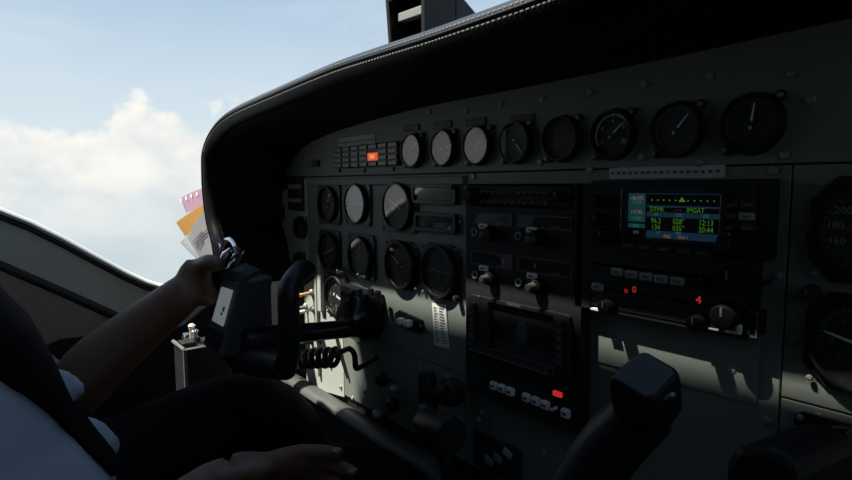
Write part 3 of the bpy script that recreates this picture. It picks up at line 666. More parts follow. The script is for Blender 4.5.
# ================================================================ RIGHT SIDE GAUGES
def asi_face(t, x, z, r):
    m = MB()
    for s_, a in (('200', -52), ('180', -82), ('160', -112)):
        m.text(s_, r * .22, x + math.sin(math.radians(a)) * r * .66, z + math.cos(math.radians(a)) * r * .66, -.0040)
    m.build('numerals', M['mark'], t)
    m = MB().box((x - r * .42, -.0042, z + r * .03), (r * .34, .0003, r * .04)).build('red_line', M['red_arc'], t)
    MB().prism([(x - r * .3, z - r * .35), (x - r * .1, z - r * .22), (x + r * .3, z - r * .12), (x + r * .2, z - r * .45)], -.0042, -.0038).build('teal_sector', M['green_arc'], t)
q = P(874, 231); gauge('airspeed_indicator', 'large dark airspeed dial cut by the right picture edge, numbers on its left side', 'gauge', q.x, q.z, .0320, 'octo', None, 18, None, -170, 10, fl=(.0365, .0365), extra=asi_face, mk='mark_dim')
q = P(867, 346); gauge('altimeter', 'large dark dial cut by right picture edge, in chamfered black surround touching the sunlit strip', 'gauge', q.x, q.z, .0310, 'octo', -75, 18, ['7', '8', '9', '0'], -130, 0, fl=(.0365, .0345), mk='mark_dim', pw=.04)
q = P(842, 452); gauge('vertical_speed_indicator', 'dark gauge in square surround at the lower right picture corner', 'gauge', q.x + .006, q.z - .008, .027, 'square', 200, 12, None, fl=(.036, .030), mk='mark_dim')
q = P(812.5, 293)
t = thing('dimmer_knob', 'small dark round knob just left of the two large right hand dials', 'knob', (q.x, 0, q.z)); knob(t, q.x, q.z, 0, .006, .012, 'charcoal', 'cap')

# ================================================================ CENTRE LOWER PANEL: placard, switches, lever
t = thing('correction_card', 'white printed placard hanging upright on panel below the course dial', 'placard', tuple(P(442, 347)))
pc = [P(432.8, 303), P(446.5, 304.5), P(450, 348.5), P(435.3, 345)]
MB().prism([(p.x, p.z) for p in pc], -.0016, -.0003).build('card', M['placard_white'], t)
b_ = MB()
for k in range(13):
    f_ = .10 + k * .066
    l = pc[0].lerp(pc[3], f_); r_ = pc[1].lerp(pc[2], f_)
    for c0, c1 in ((.12, .40), (.52, .90)):
        p0 = l.lerp(r_, c0); p1 = l.lerp(r_, c1); p1 = p0.lerp(p1, random.uniform(.6, 1))
        b_.prism(rect(p0.x, p0.z - .0007, p1.x, p0.z + .0007), -.0020, -.0015)
b_.build('lettering', M['placard_ink'], t)
q = P(410.5, 321.5)
t = thing('twin_toggle_switch', 'black plate with two white toggles under the needle dial', 'switch', (q.x, 0, q.z))
MB().prism([(q.x - .034, q.z + .006), (q.x - .022, q.z + .013), (q.x + .030, q.z + .008), (q.x + .034, q.z - .004), (q.x + .024, q.z - .013), (q.x - .026, q.z - .009)], -.004, -.0003).build('plate', M['black'], t, bevel=.001)
for s in (-.010, .006): MB().box((q.x + s, -.009, q.z), (.0115, .011, .0095), .0025).build('toggle', M['white_btn'], t, smooth=True)
for s in (-.029, .029): screw(q.x + s, q.z, -.004, .002).build('screw', M['screw'], t)
q = P(460, 298)
t = thing('panel_light_knob', 'small black knob beside lower corner of the course dial', 'knob', tuple(q)); knob(t, q.x, q.z, 0, .0045, .010, 'black', 'cap')
# black plate with switches around the yoke shaft
SHX, SHZ = -0.572, -0.161
t = thing('shaft_collar', 'black collar block with small switches where the yoke shaft enters the panel', 'collar', (SHX, 0, SHZ))
a, c = P(347, 282), P(385.5, 342)
MB().prism([(a.x, a.z), (c.x, a.z - .004), (c.x, c.z + .02), (c.x - .02, c.z), (a.x + .02, c.z + .004), (a.x, c.z + .03)], -.014, -.0003).build('plate', M['black'], t, bevel=.002)
MB().lathe([(.036, .012), (.036, .022), (.030, .028), (.026, .040), (.016, .042)], (SHX - .006, 0, SHZ + .008), n=32).build('boot', M['black_gloss'], t, smooth=True)
for px, py in ((353, 292), (360, 291), (357, 298), (366, 296), (372, 291), (379, 293), (375, 299), (381, 302)):
    q = P(px, py, -.014); MB().box((q.x, -.016, q.z), (.010, .006, .008), .001).build('switch_button', M['charcoal'], t)
q = P(350, 294.5, -.014); MB().tube([(q.x, -.014, q.z), (q.x + .004, -.026, q.z + .004), (q.x + .014, -.034, q.z + .006)], [.003, .0025, .004], 10).build('chrome_lever', M['chrome'], t, smooth=True)
for nm, (px, py), lb in (('press_lamp', (343.5, 270.5), 'small chrome capped lamp between turn dial and clock'), ('press_lamp', (364.5, 274.5), 'small chrome capped lamp below the compass dial with red flag')):
    q = P(px, py, -.004); t = thing(nm, lb, 'lamp', tuple(q), 'chrome capped press lamps')
    MB().lathe([(.0062, 0), (.0062, .005), (.0045, .012), (.0035, .016), (.001, .0175)], (q.x, 0, q.z), n=14).build('cap', M['chrome'], t, smooth=True)
# toggles and breakers on pale side panel
def toggle(px, py, m, lb, up=(-.35, -1, -.2), L=.024):
    q = P(px, py); t = thing('toggle_switch', lb, 'switch', tuple(q), 'toggle switches on the sunlit side panel')
    MB().lathe([(.0065, 0), (.0065, .003), (.0045, .005), (.0040, .007)], q, n=8).build('nut', M['screw'], t)
    u = Vector(up).normalized(); s = q + Vector((0, -.006, 0))
    MB().tube([s, s + u * L * .5, s + u * L * .9, s + u * L], [.0022, .0028, .0040, .0030], 10).build('lever', M[m], t, smooth=True)
toggle(312.5, 292.5, 'orange_tip', 'orange tipped toggle, topmost on the sunlit side panel')
toggle(314, 309, 'cream_tip', 'cream toggle just above the yoke shaft')
toggle(306.5, 306.5, 'screw', 'bare steel toggle at left of the cream toggle')
toggle(308, 341, 'green_tip', 'green tipped toggle just below the yoke shaft', L=.028)
toggle(303.5, 357, 'red_tip', 'red tipped toggle at the left end of coiled cord')
brk = [(312, 341, 'first'), (320, 338, 'second'), (324, 347, 'third'), (318, 349, 'fourth')]
for (px, py, w), lb in zip(brk, ('dark breaker button next to the green tipped toggle', 'dark breaker button highest above coiled cord', 'dark breaker button closest to the black slot above the cord', 'dark breaker button lowest, nearly touching coiled cord')):
    q = P(px, py); t = thing('breaker_button', lb, 'breaker', tuple(q), 'breaker buttons above the coiled cord')
    MB().lathe([(.006, 0), (.006, .003), (.0045, .004), (.0045, .012), (.003, .013)], q, n=14).build('collar', M['black'], t, smooth=True)
for (x0, y0, x1, y1), lb in (((337, 334, 349, 378), 'long dark slot line running down the sunlit side panel'), ((323, 336, 331, 366), 'shorter dark slot line behind the coiled cord')):
    a, c = P(x0, y0), P(x1, y1)
    tag(MB().tube([a + Vector((0, -.002, 0)), a.lerp(c, .5) + Vector((0, -.004, 0)), c + Vector((0, -.002, 0))], .0028, 8).build('control_cable', M['black'], smooth=True), lb.replace('slot line', 'cable'), 'cable', 'cables on the sunlit side panel')

# control lever with cylinder grip under the placard
t = thing('control_lever', 'thick black control lever with fat cylinder grip below the placard', 'lever', (-.39, 0, -.25))
a, c = P(446, 372), P(473, 404)
MB().prism([(a.x, a.z - .004), (a.x + .012, a.z), (c.x, a.z - .012), (c.x, c.z), (c.x - .014, c.z - .004), (a.x, c.z + .016)], -.010, -.0003).build('mount_plate', M['panel'], t, bevel=.002)
for px, py in ((449, 374), (469, 379)): q = P(px, py); screw(q.x, q.z, -.010, .003).build('screw', M['screw'], t)
q = P(456, 391, -.010)
MB().lathe([(.017, 0), (.017, .014), (.013, .018), (.013, .022)], q, n=24).build('boss', M['charcoal'], t, smooth=True)
p1 = P(446, 393, -.03); p2 = P(429, 396, -.04); p3 = P(426, 372, -.04)
MB().tube([q + Vector((0, -.012, 0)), p1, p2], [.012, .011, .012], 14).tube([P(427, 404, -.042), p2, p3], [.013, .014, .011], 14).build('arm', M['black'], t, smooth=True)
g0, g1 = P(426, 422, -.055), P(452, 436, -.085)
MB().tube([g0, g0.lerp(g1, .06), g0.lerp(g1, .94), g1], [.0155, .018, .019, .0165], 24).build('grip', M['black'], t, smooth=True)
MB().tube([P(440, 440, -.07), P(448, 462, -.07), P(455, 495, -.06)], [.010, .010, .012], 12).build('stalk', M['black'], t, smooth=True)
MB().tube([P(427, 404, -.042), g0.lerp(g1, .3)], [.011, .010], 12).build('link', M['black'], t, smooth=True)
# trim knobs left of lever
for (px, py, r_), lb in zip(((392, 377, .010), (403, 402, .010), (405, 386, .006), (388, 411, .007)), ('dark round knob upper left of the fat control lever', 'dark round knob left of the cylinder grip', 'small steel tipped knob beside the control lever arm', 'steel tipped pull handle at the panel bottom lip')):
    q = P(px, py); t = thing('pull_knob', lb, 'knob', tuple(q), 'pull knobs on the lower panel')
    MB().lathe([(.004, 0), (.004, .010)], q, n=10).build('rod', M['steel'], t)
    MB().lathe([(r_ * .6, .010), (r_, .014), (r_, .022), (r_ * .6, .026)], q, n=16).build('cap', M['black'] if r_ > .008 else M['screw'], t, smooth=True)
# engraved keys at the bottom
q = P(500, 455, -.01)
t = thing('trim_indicator_plate', 'small black plate with three pale slanted labels at the panel bottom', 'placard', tuple(q))
a, c = P(478, 444), P(520, 470)
MB().box(((a.x + c.x) / 2, -.003, (a.z + c.z) / 2), (.075, .006, .045), .002).build('plate', M['charcoal'], t)
for k, (px, py) in enumerate(((508, 453), (498, 458), (489, 460))):
    q = P(px, py, -.006); MB().box((q.x, -.007, q.z), (.013, .003, .008), .0006, Matrix.Rotation(.35, 4, 'Y')).build('label_tab', M['placard'] if k < 1 else M['grey_btn'], t)

# ================================================================ GLARESHIELD
YH = -0.130
O = [(0.66, 0.10), (0.64, 0.15), (0.60, 0.18), (0.52, 0.200), (0.30, .214), (0.12, .214), (.04, .207), (-.03, .198), (-.10, .1915), (-.229, .189), (-.304, .189), (-.398, .189), (-.46, .187), (-.522, .184), (-.60, .180), (-.67, .1765), (-.733, .172), (-.785, .165), (-.824, .155), (-.857, .142), (-.882, .126), (-.898, .106), (-.903, .080), (-.904, .041), (-.896, .0), (-.884, -.03), (-.864, -.058), (-.854, -.09), (-.85, -.13)]  # right part, out of view, raised to lift its shadow on the panel
def inner_at(i, o):
    x, z = o
    tbl = [(-.46, .146), (-.60, .140), (-.70, .131), (-.76, .121), (-.80, .108), (-.835, .088), (-.862, .06), (-.880, .02), (-.890, -.03), (-.90, -.08), (-.905, -.13)]
    return tbl
In = []
def cat_sample(pts, n):
    # resample polyline uniformly after Catmull-Rom smoothing
    d = []
    for i in range(len(pts) - 1):
        p0 = Vector(pts[max(i - 1, 0)]); p1 = Vector(pts[i]); p2 = Vector(pts[i + 1]); p3 = Vector(pts[min(i + 2, len(pts) - 1)])
        for k in range(12):
            t = k / 12; d.append(0.5 * ((2 * p1) + (p2 - p0) * t + (2 * p0 - 5 * p1 + 4 * p2 - p3) * t * t + (3 * p1 - p0 - 3 * p2 + p3) * t ** 3))
    d.append(Vector(pts[-1]))
    L = [0]
    for a, b_ in zip(d[:-1], d[1:]): L.append(L[-1] + (b_ - a).length)
    out = []; j = 0
    for k in range(n):
        s = L[-1] * k / (n - 1)
        while j < len(L) - 2 and L[j + 1] < s: j += 1
        f_ = (s - L[j]) / max(1e-9, L[j + 1] - L[j]); out.append(d[j].lerp(d[j + 1], min(1, max(0, f_))))
    return out
# pair outer stations with panel-side stations
Ipair = [(0.60, 0.10), (0.585, 0.135), (0.56, 0.155), (0.50, 0.16), (0.30, .160), (0.12, .160), (.04, .158), (-.03, .156), (-.085, .154), (-.229, .151), (-.304, .150), (-.398, .149), (-.46, .147), (-.522, .144), (-.60, .139), (-.66, .134), (-.71, .128), (-.75, .122), (-.785, .113), (-.81, .102), (-.835, .088), (-.855, .070), (-.868, .05), (-.878, .02), (-.885, -.01), (-.89, -.04), (-.893, -.07), (-.895, -.10), (-.90, -.14)]
NS = 150
both = cat_sample([(o[0], o[1], i[0], i[1]) for o, i in zip(O, Ipair)], NS) if False else None
def paired(n):
    d = []
    A = [Vector((o[0], o[1])) for o in O]; B = [Vector((i[0], i[1])) for i in Ipair]
    def cr(pts, i, t):
        p0 = pts[max(i - 1, 0)]; p1 = pts[i]; p2 = pts[i + 1]; p3 = pts[min(i + 2, len(pts) - 1)]
        return 0.5 * ((2 * p1) + (p2 - p0) * t + (2 * p0 - 5 * p1 + 4 * p2 - p3) * t * t + (3 * p1 - p0 - 3 * p2 + p3) * t ** 3)
    for i in range(len(A) - 1):
        m = max(2, int(((A[i + 1] - A[i]).length) / 0.010))
        for k in range(m): d.append((cr(A, i, k / m), cr(B, i, k / m)))
    d.append((A[-1], B[-1])); return d
st = paired(NS)
RR = 0.0135
norms = []
for i, (o, _) in enumerate(st):
    tn = (st[min(i + 1, len(st) - 1)][0] - st[max(i - 1, 0)][0]).normalized()
    n = Vector((tn.y, -tn.x))       # path runs right -> left, so up/left is outward
    norms.append(Vector((n.x, n.y)) if True else None)
def V3(p, y): return Vector((p.x, y, p.y))
gs = thing('glareshield', 'black leather padded glareshield hood with stitched rolled edge over the panel', 'glareshield', (-.18, -.06, .15))
shell, roll, welt, sta, stb, topb = [], [], [], [], [], []
for (o, ii), n in zip(st, norms):
    c = o - n * RR; yc = YH
    shell.append([V3(o - n * .004, .26), V3(o - n * .003, .10), V3(o - n * .002, -.05), V3(o - n * .001, yc), V3(c - n * RR * .6, yc - RR * .5), V3(c - n * RR * .97, yc + .004), V3((c - n * RR).lerp(ii, .4) + n * .004, yc * .62), V3((c - n * RR).lerp(ii, .8) + n * .003, yc * .25), V3(ii, -.0005)])
    ring = []
    for k in range(11):
        a = math.radians(8 - 153 * k / 10)   # from the seam, round the aft side to underneath
        ring.append(V3(c + n * RR * math.sin(a), yc - RR * math.cos(a) * 1.0))
    roll.append(ring)
    topb.append([V3(c + n * RR * math.sin(a), yc - RR * math.cos(a)) for a in [math.radians(115 - 107 * k / 8) for k in range(9)]])
    aw = math.radians(8); aw1 = math.radians(24); aw2 = math.radians(-8)
    welt.append(V3(c + n * RR * math.sin(aw) * 1.03, yc - RR * math.cos(aw) * 1.03))
    if n.y < .45: continue
    sta.append(V3(c + n * RR * math.sin(aw1) * 1.02, yc - RR * math.cos(aw1) * 1.02)); stb.append(V3(c + n * RR * math.sin(aw2) * 1.02, yc - RR * math.cos(aw2) * 1.02))
MB().loft(shell, cap=False, closed=False).build('hood', M['leather'], gs, smooth=True)
MB().loft(roll, cap=False, closed=False).build('edge_roll', M['leather_roll'], gs, smooth=True)
MB().loft(topb, cap=False, closed=False).build('top_band', M['leather_top'], gs, smooth=True)
MB().tube(welt, .0012, 6).build('welt', M['leather_roll'], gs, smooth=True)
b_ = MB()
for line in (sta, stb):
    L = 0
    for a, c in zip(line[:-1], line[1:]):
        d = (c - a); n = max(1, round(d.length / .0052))
        for k in range(n): b_.tube([a + d * ((k + .18) / n), a + d * ((k + .78) / n)], .0007, 5)
b_.build('stitching', M['thread'], gs)
# compass on top
CX0, CX1 = P(391, 30, -.06).x, P(428, 28, -.06).x
t = thing('magnetic_compass', 'black hooded compass housing standing on top of the glareshield', 'compass', ((CX0 + CX1) / 2, -.03, .185))
ya = -.065; zt, zb = P(391, -6, ya).z, .184
def hx(pts, y0, y1): return MB().prism(pts, y0, y1)
MB().frame([(CX0 + .004, zb), (CX1 + .001, zb), (CX1, zt), (CX0 - .005, zt)], [(CX0 + .010, zb + .004), (CX1 - .006, zb + .004), (CX1 - .007, zt - .008), (CX0 + .002, zt - .008)], ya, ya + .045).build('hood', M['black'], t, bevel=.0015)
MB().hexa([(CX0 + .004, ya + .045, zb), (CX1 + .001, ya + .045, zb), (CX1, ya + .045, zt), (CX0 - .005, ya + .045, zt), (CX0 + .012, ya + .13, zb), (CX1 - .004, ya + .13, zb), (CX1 - .008, ya + .12, zb + .045), (CX0 + .014, ya + .12, zb + .045)]).build('body', M['black'], t, bevel=.003)
MB().box(((CX0 + CX1) / 2, ya + .04, (zb + zt) / 2), (CX1 - CX0 - .014, .006, zt - zb - .014), .001).build('card_window', M['black_gloss'], t)
zc = P(411, 10, ya).z
MB().box(((CX0 + CX1) / 2 + .001, ya + .012, zc), (CX1 - CX0 - .022, .010, .010), .001, Matrix.Rotation(.02, 4, 'Y')).build('label_plate', M['grey_btn'], t)
MB().prism([(CX0 - .006, zb - .004), (CX1 + .008, zb - .004), (CX1 + .004, zb + .006), (CX0 - .003, zb + .006)], ya + .002, ya + .135).build('foot', M['black'], t, bevel=.002)

# ================================================================ PAPERS
def sheet(pts, y, name, label, m, marks=None, bend=.006):
    q = [P(px, py, y + dy) for px, py, dy in pts]
    b_ = MB(); n = 8; th = Vector((0, .0006, 0)); g = []
    for i in range(n + 1):
        row = []
        for j in range(n + 1):
            u, v = i / n, j / n
            p = q[0].lerp(q[1], u).lerp(q[3].lerp(q[2], u), v) + Vector((0, -math.sin(PI * u) * bend, 0))
            row.append(p)
        g.append(row)
    for off in (Vector(), th):
        vs = [[b_.bm.verts.new(p + off) for p in r] for r in g]
        for i in range(n):
            for j in range(n): b_.bm.faces.new((vs[i][j], vs[i + 1][j], vs[i + 1][j + 1], vs[i][j + 1]))
    o = b_.build(name, M[m], smooth=True); tag(o, label, 'paper', 'papers tucked beside the glareshield')
    if marks: marks(o, q)
    return o
def bil(q, u, v): return q[0].lerp(q[1], u).lerp(q[3].lerp(q[2], u), v)
def dots(o, q):
    b_ = MB()
    for k in range(6):
        p = bil(q, .10 + .17 * k, .22) + Vector((0, -.008, 0)); b_.prism(circ(p.x, p.z, .0042, 10), p.y - .0006, p.y)
    b_.build('punched_dots', M['white_dot'], o)
def lines(o, q):
    b_ = MB()
    for v, u0, u1 in ((.30, .18, .55), (.36, .15, .72), (.42, .20, .66), (.49, .22, .50)):
        a, c = bil(q, u0, v), bil(q, u1, v); off = Vector((0, -.0075, 0))
        b_.tube([a + off, c + off], .0008, 5)
    b_.build('writing', M['ink'], o)
sheet([(180.4, 198, 0), (214, 184, 0), (217, 204, 0), (186, 213, 0)], -.06, 'paper_sheet', 'pink sheet with a row of white dots, highest of papers by glareshield', 'paper_pink', dots)
sheet([(176, 222.5, 0), (215, 199, 0), (216, 224, 0), (187, 239, 0)], -.075, 'paper_sheet', 'orange yellow sheet between the pink and grey papers', 'paper_orange')
sheet([(180.3, 243, 0), (196, 230, 0), (222, 262, 0), (205, 268, 0)], -.10, 'paper_sheet', 'thin pale see through sheet, lowest and leftmost of the papers', 'paper_pale')
sheet([(187, 238, 0), (214, 201, 0), (228, 258, 0), (206, 268, 0)], -.115, 'paper_sheet', 'grey white sheet with lines of dark writing in front of the orange sheet', 'paper_white', lines)

# ================================================================ CAPTAIN'S YOKE
yk = thing('control_yoke', 'black U shaped control yoke on its shaft, held by the person', 'control yoke', (SHX, -.17, SHZ))
MB().tube([(SHX, -.041, SHZ - .004), (SHX, -.10, SHZ + .001), (SHX, -.175, SHZ + .008)], .0135, 20).build('shaft', M['black_gloss'], yk, smooth=True)
YY = -.185
def smoothpath(pts, n=28): return cat_sample([tuple(p) for p in pts], n)
barL, barR = P(236, 358, YY), P(286, 366, YY)
MB().tube([barL, barL.lerp(barR, .3), barL.lerp(barR, .7), barR], [.017, .020, .019, .017], 18, ry=[.015, .019, .018, .016]).build('hub_bar', M['black'], yk, smooth=True)
MB().box(tuple(Vector((SHX, YY + .012, SHZ - .004))), (.062, .045, .044), .010, seg=3).build('hub', M['black'], yk, smooth=True)
rh = smoothpath([P(286, 368, YY), P(288.5, 352, YY), P(289, 325, YY), P(288.5, 300, YY), P(289.5, 288, YY + .003), P(296, 278, YY + .014), P(305, 270, YY + .032)], 30)
rr_ = [.0155 + .004 * max(0, (k - 20) / 9) for k in range(30)]; rr_[-1] *= .85; rr_[0] *= .9
MB().tube(rh, [r * .80 for r in rr_], 18, ry=[r * .95 for r in rr_]).build('horn', M['black'], yk, smooth=True)
lh = smoothpath([P(240, 356, YY), P(226, 345, YY), P(222, 320, YY), P(218, 295, YY), P(219, 278, YY), P(226, 268, YY)], 24)
MB().tube(lh, .0145, 16, ry=.017).build('horn', M['black'], yk, smooth=True)
q = P(301, 268, YY + .03); MB().lathe([(.008, 0), (.009, .004), (.007, .007), (.003, .008)], q, (0.3, -.3, .9), n=18).build('trim_switch', M['black_gloss'], yk, smooth=True)
# yoke mounted device
t = thing('yoke_timer', 'dark grey box clamped on the yoke horn with a tall pale display strip', 'timer', tuple(P(225, 345, -.2)))
f = [P(202, 345, -.222), P(219.5, 359, -.222), P(240, 281, -.198), P(221.5, 276.5, -.198)]
bk = [p + Vector((.008, .056, .004)) for p in f]
bk[3] = bk[3] + Vector((0, -.012, 0)); bk[2] = bk[2] + Vector((0, -.012, 0))
MB().hexa(f + bk).build('case', M['device'], t, bevel=.004)
def fp(u, v, e=.0): return f[3].lerp(f[2], u).lerp(f[0].lerp(f[1], u), v) + Vector((0, -e, -.0002))
def fquad(u0, v0, u1, v1, e, d, nm, m, par): return MB().hexa([fp(u0, v1, e), fp(u1, v1, e), fp(u1, v0, e), fp(u0, v0, e), fp(u0, v1, e - d), fp(u1, v1, e - d), fp(u1, v0, e - d), fp(u0, v0, e - d)]).build(nm, M[m], par)
lcd = fquad(.22, .13, .80, .60, .0022, .002, 'display', 'lcd', t)
fquad(.62, .36, .70, .42, .0030, .0007, 'reading', 'placard_ink', lcd); fquad(.58, .44, .66, .47, .0030, .0007, 'reading', 'placard_ink', lcd)
fquad(.15, .68, .85, .90, .003, .003, 'keypad', 'black', t)
br = [P(226, 275, -.2), P(243, 281, -.2), P(261, 272, -.155), P(245, 265, -.155)]
MB().hexa([p + Vector((0, 0, -.004)) for p in br] + [p + Vector((0, 0, .004)) for p in br]).build('clamp_plate', M['device'], t, bevel=.0015)
# clip on the yoke top
t = thing('metal_clip', 'shiny metal bulldog clip with pink tip fixed at top of yoke', 'clip', tuple(P(226, 268, -.2)))
c0, c1, c2, c3 = P(216, 268, -.2), P(231, 262, -.2), P(237, 250, -.2), P(229, 238, -.2)
MB().tube([c0, c1, c2], [.007, .0085, .006], 10, ry=[.010, .012, .010]).build('jaw', M['chrome'], t, smooth=True)
loop = smoothpath([P(221, 262, -.205), P(222, 250, -.205), P(226, 240, -.205), P(233, 242, -.205), P(237, 254, -.205), P(231, 261, -.205)], 22)
MB().tube(loop, .0032, 8).build('wire_handle', M['chrome'], t, smooth=True)
MB().tube([P(219, 266, -.205), P(225, 255, -.205), P(231, 249, -.205)], [.004, .006, .003], 8, ry=[.003, .004, .002]).build('lever', M['chrome'], t, smooth=True)
MB().lathe([(.002, 0), (.0055, .003), (.0055, .007), (.002, .010)], P(219, 239, -.205), (0, -1, .2), n=12).build('tip', M['paper_pink'], t, smooth=True)
MB().tube([P(220, 240, -.203), P(223, 250, -.203)], .0035, 8).build('pin', M['chrome'], t, smooth=True)
# coiled cord
b_ = MB(); ca, cb = P(302, 359, -.075), P(337, 357, -.045); pts = []
turns = 5.2; N = 150; ax = (cb - ca).normalized(); u = ax.orthogonal().normalized(); u = Vector((0, 0, 1)) - ax * ax.z; u.normalize(); w = ax.cross(u)
for k in range(N):
    s = k / (N - 1); a = 2 * PI * turns * s
    pts.append(ca.lerp(cb, s) + (u * math.cos(a) + w * math.sin(a)) * .0125)
tail = smoothpath([pts[-1], P(343, 351, -.04), P(350, 349, -.035), P(354.5, 355, -.03), P(356, 368, -.025), P(362, 366, -.015), P(370, 361, -.010), P(377, 357, -.004)], 36)
lead = smoothpath([P(281, 372, -.17), P(290, 368, -.12), P(297, 366, -.085), pts[0]], 14)
tag(MB().tube(lead[:-1] + pts + tail[1:], .0044, 8).build('coiled_cord', M['black'], smooth=True), 'black coiled cord running from the yoke to lower panel', 'cord')

# ================================================================ COPILOT'S YOKE
ck = thing('control_yoke', 'unheld black control yoke grip with flat lozenge top, in front of the transponder', 'control yoke', tuple(P(640, 470, -.2)))
yc = -.20
pn = Vector((.25, -.72, .65)).normalized(); pc0 = P(644, 378, yc)
def on_head(px, py):
    d = ray(px, py); return CAM + d * ((pc0 - CAM).dot(pn) / d.dot(pn))
top = [on_head(*p) for p in ((608.5, 381), (614, 374), (636, 354), (647, 352), (676, 369), (680.5, 376), (656, 402), (646, 404.5))]
nv = Vector((-.05, .30, -.95)).normalized()
low_ = [p + nv * .020 for p in top]
cen = sum(low_, Vector()) / 8
low2 = [cen.lerp(p, .72) + nv * .008 for p in low_]
cent = sum(top, Vector()) / 8
inn = [cent.lerp(p, .90) + pn * .0025 for p in top]
mid = [cent.lerp(p, 1.03) + nv * .006 for p in top]
MB().loft([inn, top, mid, low_, low2]).build('grip_head', M['black'], ck, smooth=False, bevel=.002)
MB().loft([[cent.lerp(p, .86) + pn * .0024 for p in top], [cent.lerp(p, .83) + pn * .0040 for p in top]]).build('top_pad', M['device'], ck, bevel=.001)
q = top[5].lerp(top[6], .42) + nv * .005 - Vector((0, .002, 0)); MB().box(tuple(q), (.006, .004, .0022), .0008, Matrix.Rotation(-.6, 4, 'Y')).build('push_switch', M['grey_btn'], ck)
sp = smoothpath([P(648, 408, yc + .02), P(630, 426, yc + .015), P(608, 450, yc + .01), P(591, 480, yc + .005), P(574, 520, yc), P(590, 575, yc), P(680, 590, yc)], 26)
MB().tube(sp, [.0165 + .0025 * math.sin(k / 25 * PI) for k in range(26)], 18, ry=.0165).build('horn', M['black'], ck, smooth=True)
hp = [P(668, 590, yc), P(735, 560, yc + .01), P(790, 500, yc + .02)]
MB().tube(smoothpath(hp, 12), .020, 16).build('cross_bar', M['black'], ck, smooth=True)
MB().loft([[P(x, y, yc - .01 + .0) for x, y in ((724, 462), (735, 446), (768, 448), (795, 461), (800, 480), (800, 540), (724, 540))], [P(x, y, yc - .01) + Vector((.004, .06, -.004)) for x, y in ((724, 462), (735, 446), (768, 448), (795, 461), (800, 480), (800, 540), (724, 540))]]).build('hub', M['black'], ck, bevel=.004)
MB().tube([P(800, 510, yc + .05), P(800, 510, yc + .05) + Vector((.0, .16, .0))], .0135, 18).build('shaft', M['black'], ck, smooth=True)

# ================================================================ SIDE CONSOLE
nc_ = P(184.5, 350, -.20)
zc0 = nc_.z
def _c(x, y, z): return Vector((x, y, z))
sc_ = thing('side_console', 'grey side console box with sunlit edge and small levers left of yoke', 'console', (nc_.x - .05, -.15, -.5))
MB().box((nc_.x - .035, -.16, (zc0 - .55) / 2), (.07, .08, zc0 + .55 if False else abs(-.55 - zc0)), .004).build('body', M['charcoal'], sc_)
MB().tube([_c(nc_.x, -.20, -.42), _c(nc_.x, -.20, zc0), _c(nc_.x, -.12, zc0)], .0035, 8).build('sunlit_edge_strip', M['console'], sc_)  # pale strips added as the sunlit edges of the dark body
MB().tube([_c(nc_.x, -.20, zc0), _c(nc_.x - .07, -.20, zc0)], .0035, 8).build('sunlit_edge_strip', M['console'], sc_)
for px, py, m in ((187, 343, 'charcoal'), (191, 338, 'charcoal')):
    q = PZ(px, py, zc0 + .004); MB().box(tuple(q), (.03, .024, .008), .002).build('key', M[m], sc_)
for px, py, h, m in ((192, 342, .034, 'cream_tip'), (195, 343, .026, 'chrome'), (186, 341, .016, 'chrome')):
    q = PZ(px, py, zc0); MB().tube([q, q + Vector((.002, 0, h * .6)), q + Vector((.003, 0, h * .9)), q + Vector((.003, 0, h))], [.004, .004, .0065, .003], 10).build('lever', M[m], sc_, smooth=True)

# ================================================================ PERSON
pr = thing('person', 'pilot in white shirt with black shoulder harness and dark trousers, one hand on yoke', 'person', (-.6, -.55, -.45))
def remesh(parts, voxel, name, m, parent, smooth_it=6):
    bm = bmesh.new()
    for p in parts:
        me = bpy.data.meshes.new('tmp'); bmesh.ops.recalc_face_normals(p.bm, faces=p.bm.faces[:]); p.bm.to_mesh(me); p.bm.free(); bm.from_mesh(me); bpy.data.meshes.remove(me)
    me = bpy.data.meshes.new('tmp'); bm.to_mesh(me); bm.free()
    o = bpy.data.objects.new('tmp', me); COL.objects.link(o)
    r = o.modifiers.new('r', 'REMESH'); r.mode = 'VOXEL'; r.voxel_size = voxel
    s = o.modifiers.new('s', 'SMOOTH'); s.iterations = smooth_it; s.factor = .5
    dg = bpy.context.evaluated_depsgraph_get(); nm = bpy.data.meshes.new_from_object(o.evaluated_get(dg))
    bpy.data.objects.remove(o); bpy.data.meshes.remove(me)
    nm.name = name; nm.materials.clear(); nm.materials.append(m)
    off = parent.location
    for v in nm.vertices: v.co -= off
    for p in nm.polygons: p.use_smooth = True
    ob = bpy.data.objects.new(name, nm); COL.objects.link(ob); ob.parent = parent
    return ob
def limb(pts, rs, n=16, ry=None, sub=14):
    sp_ = cat_sample([tuple(p) for p in pts], sub); rv = cat_sample([(r, 0, 0) for r in rs], sub)
    # radius follows arc parameter of points
    L = [0]
    for a, c in zip(pts[:-1], pts[1:]): L.append(L[-1] + (Vector(c) - Vector(a)).length)
    out = []
    for k in range(sub):
        s = L[-1] * k / (sub - 1); j = max(i for i in range(len(L)) if L[i] <= s + 1e-9); j = min(j, len(L) - 2)
        f_ = (s - L[j]) / (L[j + 1] - L[j]); out.append(rs[j] + (rs[j + 1] - rs[j]) * f_)
    m = MB().tube(sp_, out, n, ry=[r * ry for r in out] if ry else None)
    return m
def ball(c, r, sc=(1, 1, 1)):
    m = MB(); res = bmesh.ops.create_uvsphere(m.bm, u_segments=18, v_segments=12, radius=r)
    for v in m.bm.verts: v.co = Vector((v.co.x * sc[0], v.co.y * sc[1], v.co.z * sc[2])) + Vector(c)
    return m
